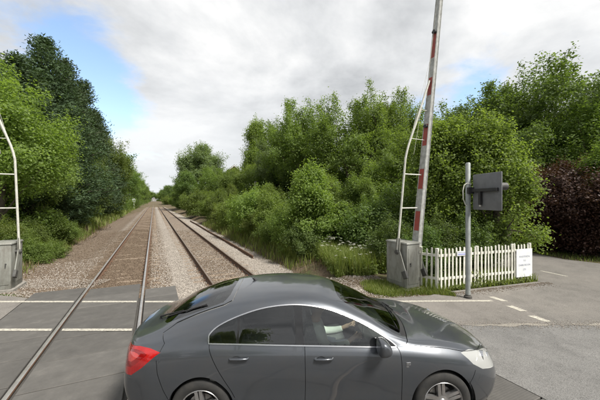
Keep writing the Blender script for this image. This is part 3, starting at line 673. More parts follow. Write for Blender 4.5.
# ---- conifers: whorls of upswept sprays
def conifer(key, seed, H, Rb, n_levels, leaf, mat='conifer', lean=0):
    r = np.random.default_rng(seed); P = []; D = []; tips = []
    m = MB(); m.tube([(0, 0, -.3), (0, 0, H*.5), (r.normal()*.1, r.normal()*.1, H*.97)], [.34, .2, .03], 9)
    for i in range(n_levels):
        f = (i+r.random())/n_levels; z = .35+f*(H-.5); R0 = Rb*(1-f)**.62*(.55+.45*min(1, f/.15))
        nb = int(7+9*(1-f))
        for j in range(nb):
            a = r.uniform(0, 6.283); Lb = R0*r.uniform(.55, 1.18); up = r.uniform(.15, .55)
            u = np.array([math.cos(a), math.sin(a), 0]); 
            ks = np.linspace(.35, 1, max(4, int(Lb*5)))
            q = np.array([0, 0, z])+u*ks[:, None]*Lb+np.array([0, 0, 1])*((ks**2)*Lb*up-.25*ks*Lb)[:, None]
            P.append(q); D.append(np.repeat((unit(u+np.array([0, 0, up*1.1])))[None], len(q), 0))
            if j % 4 == 0: m.tube([(0, 0, z), tuple(q[len(q)//2]), tuple(q[-1])], [.05*(1-f)+.015, .03, .008], 5, cap=False)
    P = np.concatenate(P); D = np.concatenate(D); per = 9; k = len(P)
    LP = (P[:, None]+r.normal(size=(k, per, 3))*np.array([.23, .23, .20])).reshape(-1, 3)
    T = np.repeat(D, per, 0)+r.normal(size=LP.shape)*.55+np.array([0, 0, .15]); Nn = r.normal(size=LP.shape)+np.repeat(D, per, 0)*.6
    tw = np.repeat(r.random(k), per)
    PROTO[key] = (leaf_mesh('crown', LP, Nn, leaf, LM[mat], .30, T=T, r=r, shade_rnd=np.clip(tw*.6+r.random(len(LP))*.4, 0, 1)), None, H)
    me = m.mesh('trunk'); me.materials.append(M_BARK); PROTO[key] = (PROTO[key][0], me, H)

# prototypes --------------------------------------------------------------
conifer('con_a', 11, 17.5, 4.6, 66, .27); conifer('con_b', 12, 15.0, 3.9, 56, .27)
#        key       seed  radii            zc   lobes lr  twigs per leaf  material trunk
proto('big_a',   21, (5.0, 5.0, 5.0), 7.1, 44, 1.12, 80, 13, .16, 'mid', 3.0, .26, skirt=8)
proto('big_b',   22, (4.2, 4.2, 5.2), 6.6, 42, 1.02, 78, 13, .155, 'mid', 2.4, .22, skirt=12)
proto('oak',     23, (7.5, 7.5, 6.2), 8.4, 66, 1.45, 85, 11, .22, 'dark', 3.2, .42, skirt=16, low=-.7)
proto('syc_a',   24, (1.75, 1.75, 2.7), 3.75, 38, .40, 80, 11, .10, 'fresh', 1.3, .10, 'cone', 3.0, skirt=8)
proto('syc_b',   25, (1.9, 1.8, 2.7), 3.6, 40, .42, 80, 11, .10, 'fresh', 1.1, .11, 'cone', 3.0, skirt=8)
proto('hedge_a', 26, (3.6, 3.6, 4.6), 6.0, 42, 1.00, 100, 7, .18, 'mid', 1.6, .20, skirt=22)
proto('hedge_b', 27, (3.2, 3.2, 4.9), 5.8, 38, .95, 100, 7, .18, 'dark', 1.5, .18, skirt=20)
proto('birch',   28, (2.8, 2.8, 6.6), 9.2, 60, .80, 110, 7, .22, 'silver', 3.0, .07, 'cone', 2.8, .6, skirt=12)
proto('round',   29, (6.2, 6.2, 7.0), 10.0, 120, 1.25, 90, 6, .30, 'silver', 3.0, .38, skirt=14)
proto('bush_a',  31, (1.30, 1.30, 1.15), 1.15, 24, .44, 90, 7, .085, 'fresh', .35, .035, skirt=12)
proto('bush_b',  32, (1.5, 1.5, 1.0), 1.0, 24, .42, 90, 7, .09, 'mid', .3, .035, skirt=14)
proto('bush_c',  33, (1.1, 1.1, 1.5), 1.5, 24, .42, 90, 7, .085, 'mid', .5, .04, skirt=12)
proto('elder',   38, (1.25, 1.15, 2.3), 2.2, 40, .33, 95, 7, .095, 'fresh', .8, .05, 'cone', 3.0, skirt=26)
proto('bramble', 35, (1.0, 1.0, .55), .5, 18, .30, 80, 7, .07, 'weed', .15, .02, skirt=6)
proto('copper',  36, (1.9, 1.6, 2.1), 2.25, 40, .55, 105, 7, .11, 'copper', .7, .07, skirt=26)
proto('near_l',  37, (3.0, 3.0, 4.2), 5.4, 60, .78, 110, 7, .14, 'fresh', 1.5, .18, 'round', 2.9, skirt=22)

def left_at(px, n):                         # a spot on the bank: photo column + distance from the line
    k = (px-300)/300; Y = n/(k*CT+STh); return k*Y, Y
# ---- left of the line
x, y = left_at(44, -8.6); plant('con_a', x, y, 16.6, name='conifer_tree', label='tallest dark green conifer with spiky top left of the railway', cat='conifer', wide=1.25)
x, y = left_at(64, -9.6); plant('con_b', x, y, 19.2, rz=1.0, name='conifer_tree', label='dark conifer between the tallest conifer and the narrow one', cat='conifer', wide=1.1)
x, y = left_at(95, -8.4); plant('con_b', x, y, 16.6, rz=2.0, name='conifer_tree', label='lowest dark conifer, last of the group along the railway', cat='conifer', wide=1.1)
x, y = left_at(83, -8.6); plant('con_b', x, y, 18.6, name='conifer_tree', label='narrow dark conifer just beyond the tallest conifer, leaning over the light hedge trees', cat='conifer', wide=1.05)
x, y = left_at(16, -9.2); plant('con_b', x, y, 13.2, name='conifer_tree', label='dark conifer standing behind the leafy tree by the left barrier cabinet', cat='conifer', wide=1.5)
plant('con_a', -30.0, 25.0, 17, name='conifer_tree', label='dark conifer at the far end of the conifer group, mostly hidden by leafy branches', cat='conifer')
x, y = left_at(2, -7.4); plant('near_l', x, y, 9.6, name='leafy_tree', label='fresh green leafy tree overhanging the left barrier and its stay frame', cat='tree')
x, y = left_at(33, -7.6); plant('near_l', x, y, 7.6, rz=2.1, name='leafy_tree', label='mid green smaller leafy tree in front of the conifers', cat='tree', wide=.95, mat='mid')
GH = 'hedgerow trees along the left of the railway'
for i, (px, n, h, key) in enumerate(((70, -7.6, 8.6, 'hedge_a'), (88, -7.0, 8.8, 'hedge_b'), (101, -7.6, 13.2, 'hedge_a'), (108, -6.9, 9.0, 'hedge_a'), (113, -7.8, 13.0, 'hedge_b'), (121, -7.4, 12.4, 'hedge_a'), (127, -7.4, 12.6, 'hedge_b'), (131.5, -7.4, 12.8, 'hedge_a'), (135.3, -7.6, 13.2, 'hedge_b'), (138.5, -7.6, 13.5, 'hedge_a'), (141, -7.6, 14, 'hedge_b'), (143, -7.8, 15, 'hedge_a'), (145, -7.8, 16, 'hedge_b'))):
    x, y = left_at(px, n); plant(key, x, y, h*.97, name='hedgerow_tree', label='mid green hedgerow tree in the row along the left of the railway', group=GH, cat='tree')
GU = 'undergrowth bushes on the left bank'
rv = random.Random(9)
for i in range(30):
    s = 13.5+i*1.35*(1+i*.03); n = -7.0-rv.uniform(-.35, .9); x, y = world(n, s)
    plant(('bush_b', 'bush_c', 'bramble', 'bush_a')[i % 4], x, y, rv.uniform(.7, 1.9) if i % 4 != 2 else .7, name='undergrowth_bush', label='low green bush in the undergrowth at the foot of the left hedgerow', cat='bush', group=GU, mat=('mid', 'weed', 'dark')[i % 3])
for px, yy, h in ((6, 15.6, 1.4), (28, 16.6, 1.0), (48, 18.5, 1.6), (18, 14.6, .8), (62, 19.6, 1.2), (38, 14.2, .8), (52, 15.4, .7)):
    plant('bush_b' if h > 1 else 'bramble', (px-300)/300*yy, yy, h, name='undergrowth_bush', label='low green bush in the undergrowth at the foot of the left hedgerow', cat='bush', group=GU, mat='mid')
for x_, y_, h_ in ((-27, 15, 9), (-33, 19, 10), (-31, 12, 8)): plant('hedge_a', x_, y_, h_, name='woodland_tree', label='leafy tree in the wood beyond the left barrier', cat='tree', group='trees beyond the left barrier')
# ---- right of the line: low bushes from far to near
GB = 'low bushes along the right of the railway'
for i, (px, n, h, key, mt) in enumerate(((163, 6.6, 4.0, 'bush_c', 'mid'), (168, 6.4, 3.6, 'bush_b', 'fresh'), (173, 6.6, 3.6, 'bush_a', None), (178, 6.4, 3.4, 'bush_c', None), (184, 6.6, 3.6, 'bush_b', 'mid'), (190, 6.5, 3.4, 'bush_a', 'mid'), (196, 6.6, 3.2, 'bush_c', 'fresh'), (203, 6.5, 3.1, 'bush_b', None),
        (210, 6.4, 3.2, 'bush_a', None), (218, 6.6, 3.0, 'bush_c', None), (226, 6.2, 2.6, 'bush_b', 'weed'), (235, 6.3, 2.8, 'bush_a', None), (244, 6.1, 2.5, 'bush_b', 'fresh'), (253, 6.3, 2.7, 'bush_a', None), (262, 6.0, 2.3, 'bush_b', 'weed'), (272, 6.2, 2.4, 'bush_c', 'fresh'), (282, 5.9, 2.0, 'bush_b', 'mid'), (291, 6.1, 1.8, 'bush_a', None))):
    h *= (.72, 1.15, .9, 1.25, .8, 1.05)[i % 6]; n += .55; x, y = left_at(px, n+(.3, -.2, .5, 0)[i % 4]); plant(key, x, y, h, name='lineside_bush', label='low leafy bush in the bank along the right of the railway', cat='bush', group=GB, mat=mt)
    if px > 184: x, y = left_at(px+3, n+2.4); plant(key, x, y, h*(1.3, .9, 1.45, 1.0)[i % 4], rz=i, name='lineside_bush', label='low leafy bush in the bank along the right of the railway', cat='bush', group=GB, mat='mid')
for px, Y, h, lab in ((322, 16.2, 4.3, 'slender light green sapling just right of the tall elder bush'), (268, 21, 3.9, 'slender light green sapling among the low bushes by the slim pale pole'), (366, 15.8, 3.9, 'slender light green sapling between the bright hazel and the grassy bank'), (232, 30, 4.4, 'slender light green sapling rising from the low bushes farther along the line')):
    plant('syc_a', (px-300)/300*Y, Y, h, name='sapling', label=lab, cat='sapling', wide=.8)
x, y = (311-300)/300*14.8, 14.8; plant('elder', x, y, 4.25, name='elder_bush', label='tall fresh green elder bush standing forward of the grassy bank', cat='bush', wide=1.2)
plant('bush_b', .1, 14.0, 1.4, name='dock_bush', label='dark low bush at the foot of the tall elder beside the gravel', cat='bush', mat='dark')
# mid shrubs behind the grass bank
for px, Y, h, key, mt, lab in ((335, 19, 3.6, 'elder', 'mid', 'mid green shrub at the back of the bank right behind the tall elder'), (352, 16.5, 3.6, 'elder', 'mid', 'rounded mid green shrub between the tall elder and the bright hazel shrub'), (372, 17.5, 4.5, 'elder', 'fresh', 'bright yellow green hazel shrub, tallest behind the grassy bank'),
        (392, 15.0, 3.4, 'bush_c', 'dark', 'dark upright shrub behind the barrier stay frame'), (404, 14.0, 2.7, 'bush_b', 'dark', 'dark spreading shrub directly behind the barrier cabinet'), (385, 13.6, 2.3, 'bush_b', 'dark', 'low dark shrub at the end of the grassy bank beside the barrier cabinet'), (418, 13.2, 2.6, 'bush_a', 'mid', 'mid green shrub behind the foot of the barrier boom'),
        (363, 14.4, 2.2, 'bush_a', 'mid', 'small mid green shrub in front of the bright hazel shrub'), (345, 15.2, 2.4, 'bush_c', 'dark', 'small dark shrub at the back edge of the tall grass'), (325, 17, 3.4, 'bush_c', 'mid', 'slim mid green shrub pressed against the tall elder')):
    plant(key, (px-300)/300*Y, Y, h, name='shrub', label=lab, cat='shrub', mat=mt)
# ---- taller trees behind
plant('big_a', (302-300)/300*32, 32, 12.6, rz=.4, name='broad_tree', label='broad green tree with loose crown behind the elder bush', cat='tree', wide=.92)
plant('big_b', (352-300)/300*27, 27, 11.4, rz=1.7, name='broad_tree', label='dense green tree between the two loose crowned trees behind the bank', cat='tree', wide=1.0)
plant('big_a', (388-300)/300*28, 28, 12.7, rz=2.9, name='broad_tree', label='tallest loose crowned tree standing behind the raised barrier boom', cat='tree', wide=.72)
plant('big_b', (283-300)/300*38, 38, 12.4, rz=.9, name='broad_tree', label='grey green tree behind the slim pale pole', cat='tree', wide=.8, mat='silver')
plant('hedge_a', (268-300)/300*42, 42, 7.6, rz=.3, name='round_bush_tree', label='low rounded bright green tree right beside the slim pale pole', cat='tree', wide=1.45)
plant('birch', (257-300)/300*62, 62, 18.6, name='birch_tree', label='feathery grey green birch rising above the rounded tree', cat='tree', wide=1.0, mat='fresh')
plant('round', (201-300)/300*88, 88, 18.2, name='domed_tree', label='pale green dome shaped tree standing above the bushes beside the railway', cat='tree')
plant('hedge_b', (188-300)/300*80, 80, 10.6, rz=1, name='domed_tree_neighbour', label='darker tree at the foot of the pale dome shaped tree', cat='tree', wide=1.25)
for px, Y, h, key in ((172, 165, 11.5, 'hedge_b'), (180, 130, 10.0, 'hedge_a'), (167, 210, 13, 'hedge_b'), (214, 75, 10.2, 'hedge_a'), (226, 62, 8.6, 'hedge_b'), (236, 54, 8.0, 'hedge_a')):
    plant(key, (px-300)/300*Y, Y, h, name='distant_tree', label='green tree standing behind the low bushes right of the railway', cat='tree', group='trees behind the right bank', wide=1.1)
for px, Y, h, key in ((146, 420, 17, 'hedge_a'), (151, 520, 18, 'hedge_b'), (156, 600, 16, 'hedge_a'), (160, 560, 17, 'hedge_b'), (164, 430, 16, 'hedge_a')):
    plant(key, (px-300)/300*Y, Y, h, name='far_tree', label='small distant tree closing the view at the end of the railway', cat='tree', group='trees at the end of the line', wide=1.6)
# ---- right: young sycamores behind the fence, big tree, copper hedge
plant('syc_a', 5.95, 12.4, 6.5, name='young_sycamore', label='slender fresh green young tree behind the left end of the picket fence', cat='tree')
plant('syc_b', 7.25, 11.5, 6.1, rz=1.1, name='young_sycamore', label='bushy fresh green young tree behind the signal board', cat='tree', wide=.98)
plant('syc_a', 7.6, 15.4, 6.2, rz=2.2, name='young_sycamore', label='fresh green young tree between the signal board and the copper hedge', cat='tree', wide=.95)
plant('big_b', 7.0, 19.0, 7.4, rz=.2, name='broad_tree', label='shady mid green tree behind the young trees at the picket fence', cat='tree', wide=1.1)
for x, y, h in ((4.9, 10.6, 1.9), (5.9, 10.9, 2.2), (6.7, 11.1, 1.8), (4.2, 10.2, 1.7), (3.3, 10.9, 1.8), (7.1, 11.6, 2.3)):
    plant('bush_c', x, y, h, name='fence_bush', label='dark leafy bush growing close behind the picket fence', cat='bush', group='bushes behind the picket fence', mat='dark')
plant('oak', (545-300)/300*25, 25, 12.9, rz=3.6, name='spreading_tree', label='large spreading dark green tree above the copper hedge', cat='tree')
GF = 'trees filling the wood behind the bank'
for x_, y_, h_, k_ in ((-2.5, 40, 8.5, 'hedge_b'), (1.8, 36, 8.2, 'hedge_a'), (6, 34, 8.6, 'hedge_b'), (10.5, 30, 8.8, 'hedge_a'), (14.5, 33, 9.5, 'hedge_b'), (19, 34, 10, 'hedge_a'), (10.2, 22.5, 6.5, 'hedge_b'), (15.5, 21, 7.4, 'hedge_b'), (19.5, 20, 8.4, 'hedge_a'), (23.5, 19, 8.8, 'hedge_b'), (28, 18, 9, 'hedge_a'), (-7, 44, 7.4, 'hedge_a')):
    plant(k_, x_, y_, h_, name='woodland_tree', label='leafy green tree filling the wood behind the bank and the fence', group=GF, wide=1.15)
plant('oak', 33, 26, 11.0, rz=2.5, name='spreading_tree', label='second spreading tree beyond the large one over the copper hedge', cat='tree')
plant('big_a', 15.5, 27, 12.2, rz=1.5, name='broad_tree', label='mid green tree left of the large spreading tree', cat='tree', mat='dark')
plant('syc_b', 15.2, 14.4, 5.6, rz=2.0, name='hanging_tree', label='light green branches leaning over the copper hedge', cat='tree', wide=1.15, mat='mid')
GC = 'copper leaved hedge along the side road'
for x, y, h in ((12.9, 17.6, 4.0), (13.2, 16.0, 4.2), (13.9, 14.7, 4.3), (14.9, 13.6, 4.3), (16.2, 12.8, 4.2), (17.8, 12.2, 4.3), (12.2, 19.5, 4.0), (11.6, 21.4, 3.9), (19.4, 11.7, 4.4)):
    plant('copper', x, y, h, name='copper_shrub', label='dark purple copper leaved shrub in the hedge along the side road', cat='shrub', group=GC)
    if y > 13: plant('copper', x+1.3, y+1.7, h*1.05, rz=x, name='copper_shrub', label='dark purple copper leaved shrub in the hedge along the side road', cat='shrub', group=GC)
# ---- invented trees behind the camera, added only to reflect in the car windows and paint
GR = 'unseen trees added behind the viewpoint for car reflections'
for i, (x, y, h, key) in enumerate(((-16, -13, 9, 'hedge_a'), (-9, -12, 8, 'hedge_b'), (-3.5, -14, 9.5, 'hedge_a'), (9.5, -12, 6.5, 'hedge_b'), (15, -13, 9, 'hedge_a'), (22, -14, 10, 'hedge_b'), (-24, -14, 11, 'hedge_b'))):
    plant(key, x, y, h, name='reflection_tree', label='unseen tree added behind the viewpoint for car reflections', cat='tree', group=GR)

# ---- grass and weeds
def grass(name, X, Y, hmin, hmax, mat='grass', wd=.010, seed=1, zf=ground_z):
    r = np.random.default_rng(seed); k = len(X); Z = zf(X, Y); h = r.uniform(hmin, hmax, k); a = r.uniform(0, 6.283, k); ln = r.uniform(.1, .55, k)*h
    u = np.stack([np.cos(a), np.sin(a), 0*a], 1); p = np.stack([-np.sin(a), np.cos(a), 0*a], 1)*(wd*r.uniform(.6, 1.4, k))[:, None]
    b0 = np.stack([X, Y, Z-.02], 1); mid = b0+u*(ln*.35)[:, None]+np.array([0, 0, 1])*(h*.6)[:, None]; tip = b0+u*ln[:, None]+np.array([0, 0, 1])*h[:, None]
    v = np.stack([b0-p, b0+p, mid+p*.75, mid-p*.75, tip], 1).reshape(-1, 3); i = 5*np.arange(k)[:, None]
    me = bpy.data.meshes.new(name); lp = np.concatenate([i+np.array([0, 1, 2, 3]), i+np.array([3, 2, 4])], 1).ravel()
    me.vertices.add(len(v)); me.vertices.foreach_set('co', v.ravel()); me.loops.add(len(lp)); me.loops.foreach_set('vertex_index', lp)
    me.polygons.add(2*k); me.polygons.foreach_set('loop_start', (7*np.arange(k)[:, None]+np.array([0, 4])).ravel()); me.polygons.foreach_set('loop_total', np.tile([4, 3], k)); me.update(calc_edges=True)
    at = me.attributes.new('rnd', 'FLOAT', 'FACE'); at.data.foreach_set('value', np.repeat(r.random(k), 2)); o = link(name, me, None, LM[mat]); o['kind'] = 'stuff'; return o
r = np.random.default_rng(77)
def pick(cond, x0, x1, y0, y1, n):
    X = r.uniform(x0, x1, n); Y = r.uniform(y0, y1, n); k = cond(X, Y); return X[k], Y[k]
tall = lambda X, Y: (tn(X, Y) > 6.0+.35*np.sin(3*X)) & (Y > 10.3+.2*np.sin(5*X)) & (X < 4.6) & ~((X > 3.2) & (Y < 9.9))
X, Y = pick(tall, -1.2, 4.6, 10.2, 15.5, 30000); grass('tall_grass', X, Y, .30, .90, seed=2, wd=.010)
short = lambda X, Y: (np.sin(2.3*X+1)*np.sin(2.9*Y)+r.random(len(X)) > .1)
X, Y = pick(lambda X, Y: short(X, Y) & (Y > 8.35+.12*np.sin(4*X)) & (tn(X, Y) > 5.6), 1.9, 4.3, 8.2, 9.6, 26000); grass('short_grass', X, Y, .03, .17, seed=3, wd=.007)
X, Y = pick(lambda X, Y: (Y > 8.62+.31*(X-4)) & (Y < 10.4+.31*(X-4)), 3.7, 7.8, 8.5, 11.5, 9000); grass('short_grass', X, Y, .06, .35, seed=4, mat='weed')
lb = lambda X, Y: (tn(X, Y) < -4.6-.5*r.random(len(X))) & (short(X, Y)) & (Y > 8.9)
X, Y = pick(lb, -22, -6, 9.0, 26, 90000); k = tn(X, Y) > -8.5; grass('bank_grass', X[k], Y[k], .08, .42, seed=5, wd=.013)
X, Y = pick(lambda X, Y: (tn(X, Y) < -4.5) & (np.hypot((X+9.0)/1.6, (Y-11.3)/1.4) < 1+.2*np.sin(X*5)), -11, -7, 9.6, 13, 9000); grass('bright_grass_tuft', X, Y, .12, .40, seed=21)
X, Y = pick(lambda X, Y: (tn(X, Y) > 5.0+.4*r.random(len(X))) & (tn(X, Y) < 7.5), -14, 1.5, 12.5, 36, 42000); grass('bank_grass', X, Y, .12, .6, seed=6, wd=.014)
X, Y = pick(lambda X, Y: (tn(X, Y) < -4.9) & (tn(X, Y) > -7.2), -60, -16, 26, 110, 60000); grass('bank_grass', X, Y, .3, .9, seed=8, wd=.035)
ve = lambda X, Y: (X > np.interp(Y, [11.6, 12.5, 13.4, 15.2, 18, 23], [14.0, 12.65, 11.9, 11.7, 11.3, 10.3])+.05) & (X < np.interp(Y, [11.6, 12.5, 13.4, 15.2, 18, 23], [18, 15.5, 14, 13.0, 12.4, 11.5]))
X, Y = pick(ve, 10, 18, 11, 23, 14000); grass('verge_grass', X, Y, .05, .22, seed=9)
X, Y = pick(lambda X, Y: tn(X, Y) > -99, 13.5, 20, 10.4, 12.4, 7000); k = Y > 11.55-(X-13.5)*.33; grass('verge_grass', X[k], Y[k], .05, .22, seed=10)
X, Y = pick(lambda X, Y: (tn(X, Y) < -4.2-.9*r.random(len(X))) & (tn(X, Y) > -6.8), -24, -6, 9.0, 34, 36000); grass('dry_grass', X, Y, .06, .38, seed=12, wd=.016, mat='dry')
X, Y = pick(lambda X, Y: (tn(X, Y) > 4.75+.5*r.random(len(X))) & (tn(X, Y) < 6.6), -12, 1.2, 11.5, 34, 20000); grass('dry_grass', X, Y, .05, .35, seed=13, wd=.012, mat='dry')
q = np.random.default_rng(15); X, Y = pick(lambda X, Y: (tn(X, Y) < -5.0) & (tn(X, Y) > -7.6), -22, -6, 9.2, 26, 2600); P = []
for x, y in zip(X, Y):
    k = int(q.uniform(10, 26)); P.append(np.stack([x+q.normal(0, .12, k), y+q.normal(0, .12, k), float(ground_z(x, y))+q.uniform(.02, q.uniform(.1, .5), k)], 1))
P = np.concatenate(P); o = link('leafy_weeds', leaf_mesh('leafy_weeds', P, q.normal(size=P.shape)*.6+np.array([0, -.3, .7]), .10, LM['weed'], .5, r=q)); o['kind'] = 'stuff'
# leafy weeds and white umbels in the tall grass
X, Y = pick(tall, -1.0, 4.2, 10.2, 13.5, 900); q = np.random.default_rng(5); P = []; Nn = []
for x, y in zip(X, Y):
    h = q.uniform(.15, .65); k = int(q.uniform(14, 34)); P.append(np.stack([x+q.normal(0, .10, k), y+q.normal(0, .10, k), float(ground_z(x, y))+q.uniform(.03, h, k)], 1))
P = np.concatenate(P); o = link('leafy_weeds', leaf_mesh('leafy_weeds', P, q.normal(size=P.shape)*.6+np.array([0, -.3, .7]), .095, LM['weed'], .5, r=q)); o['kind'] = 'stuff'
X, Y = pick(tall, -1.0, 4.2, 10.3, 14.0, 210); P = []
for x, y in zip(X, Y):
    h = q.uniform(.6, 1.0); k = 16; P.append(np.stack([x+q.normal(0, .035, k), y+q.normal(0, .035, k), float(ground_z(x, y))+h+q.normal(0, .012, k)], 1))
P = np.concatenate(P); M_UMB = simple('white_umbel', (.62, .62, .52), (.50, .50, .40), .9); o = link('white_wildflowers', leaf_mesh('white_wildflowers', P, q.normal(size=P.shape)*.35+np.array([0, -.2, 1.]), .022, M_UMB, .9, r=q)); o['kind'] = 'stuff'
# ivy and weeds at the foot of the fence
q = np.random.default_rng(6); X = q.uniform(4.3, 7.4, 420); P = []
for x in X:
    k = 9; y = 8.80+.309*(x-4.06)+q.normal(0, .05); P.append(np.stack([x+q.normal(0, .05, k), y+q.normal(0, .04, k), q.uniform(.02, .12+.5*q.random()*max(0, math.sin(x*2.6)), k)], 1))
P = np.concatenate(P); o = link('fence_foot_weeds', leaf_mesh('fence_foot_weeds', P, q.normal(size=P.shape)*.5+np.array([0, -.6, .5]), .06, LM['weed'], .6, r=q)); o['kind'] = 'stuff'
# ------------------------------------------------------------------ house whose roof shows over the trees
def house(x, y, z, rz, name, label, sc=1.0, wall=(.13, .085, .07), tile=(.075, .055, .052)):
    M_BRK = simple('house_wall', wall, None, .9, 3); M_TILE = simple('house_roof_tile', tile, None, .85, 4); M_WH = simple('house_white_board', (.7, .7, .68) if sc == 1 else (.3, .3, .3), None, .6); M_GL = simple('house_window_pane', (.05, .06, .07), (.03, .04, .05), .1)
    h = empty(name, (x, y, z), rz, label, 'house'); h.scale = (sc,)*3
    W_, D_, H_, RH = 8.0, 7.0, 5.2, 3.6
    m = MB(); m.box((0, 0, H_/2), (W_, D_, H_)); m.add([(-W_/2, -D_/2, H_), (W_/2, -D_/2, H_), (0, -D_/2, H_+RH-.1), (-W_/2, D_/2, H_), (W_/2, D_/2, H_), (0, D_/2, H_+RH-.1)], [(0, 1, 2), (4, 3, 5)]); m.build('wall', M_BRK, h)
    m = MB()
    for e in (-1, 1):
        a = [(0, -D_/2-.3, H_+RH), (e*(W_/2+.4), -D_/2-.3, H_-.35), (e*(W_/2+.4), D_/2+.3, H_-.35), (0, D_/2+.3, H_+RH)]
        m.add(a+[(p[0], p[1], p[2]+.16) for p in a], [(0, 1, 2, 3), (7, 6, 5, 4), (0, 4, 5, 1), (1, 5, 6, 2), (2, 6, 7, 3)])
    rf_ = m.build('roof', M_TILE, h)
    m = MB(); m.box((1.8, 1.6, H_+RH-1.2), (.9, .6, 1.6)); m.tube([(1.8, 1.6, H_+RH-.4), (1.8, 1.6, H_+RH-.1)], [.14, .11], 8); m.build('chimney', M_BRK, rf_)
    for e in (-1, 1):
        m = MB(); a = Vector((0, -D_/2-.33, H_+RH+.02)); q = Vector((e*(W_/2+.4), -D_/2-.33, H_-.33)); m.add([a, q, q-Vector((0, 0, .28)), a-Vector((0, 0, .28)), a+Vector((0, .04, 0)), q+Vector((0, .04, 0)), q+Vector((0, .04, -.28)), a+Vector((0, .04, -.28))], [(0, 1, 2, 3), (7, 6, 5, 4), (0, 4, 5, 1), (3, 2, 6, 7)]); m.build('barge_board', M_WH, rf_)
    for wx_, wz_ in ((-2.2, 1.6), (2.2, 1.6), (-2.2, 4.0), (2.2, 4.0), (0, 6.3)):
        m = MB(); m.box((wx_, -D_/2-.02, wz_), (1.3, .1, 1.2)); w_ = m.build('window', M_WH, h); m = MB(); m.box((wx_-.3, -D_/2-.075, wz_), (.5, .02, 1.0)); m.box((wx_+.3, -D_/2-.075, wz_), (.5, .02, 1.0)); m.build('pane', M_GL, w_)
    m = MB(); m.box((0, -D_/2-.02, 1.05), (1.0, .1, 2.1)); m.build('door', simple('house_door', (.05, .08, .06), None, .5), h)
house((233-300)/300*95, 95, 4.5, R(18), 'house', 'house with dark tiled gable roof showing just above the trees by the birch')
house((153.5-300)/300*480, 480, -1, R(30), 'far_house', 'tiny grey roofed house at the very end of the railway', .9, (.34, .33, .32), (.16, .16, .17))
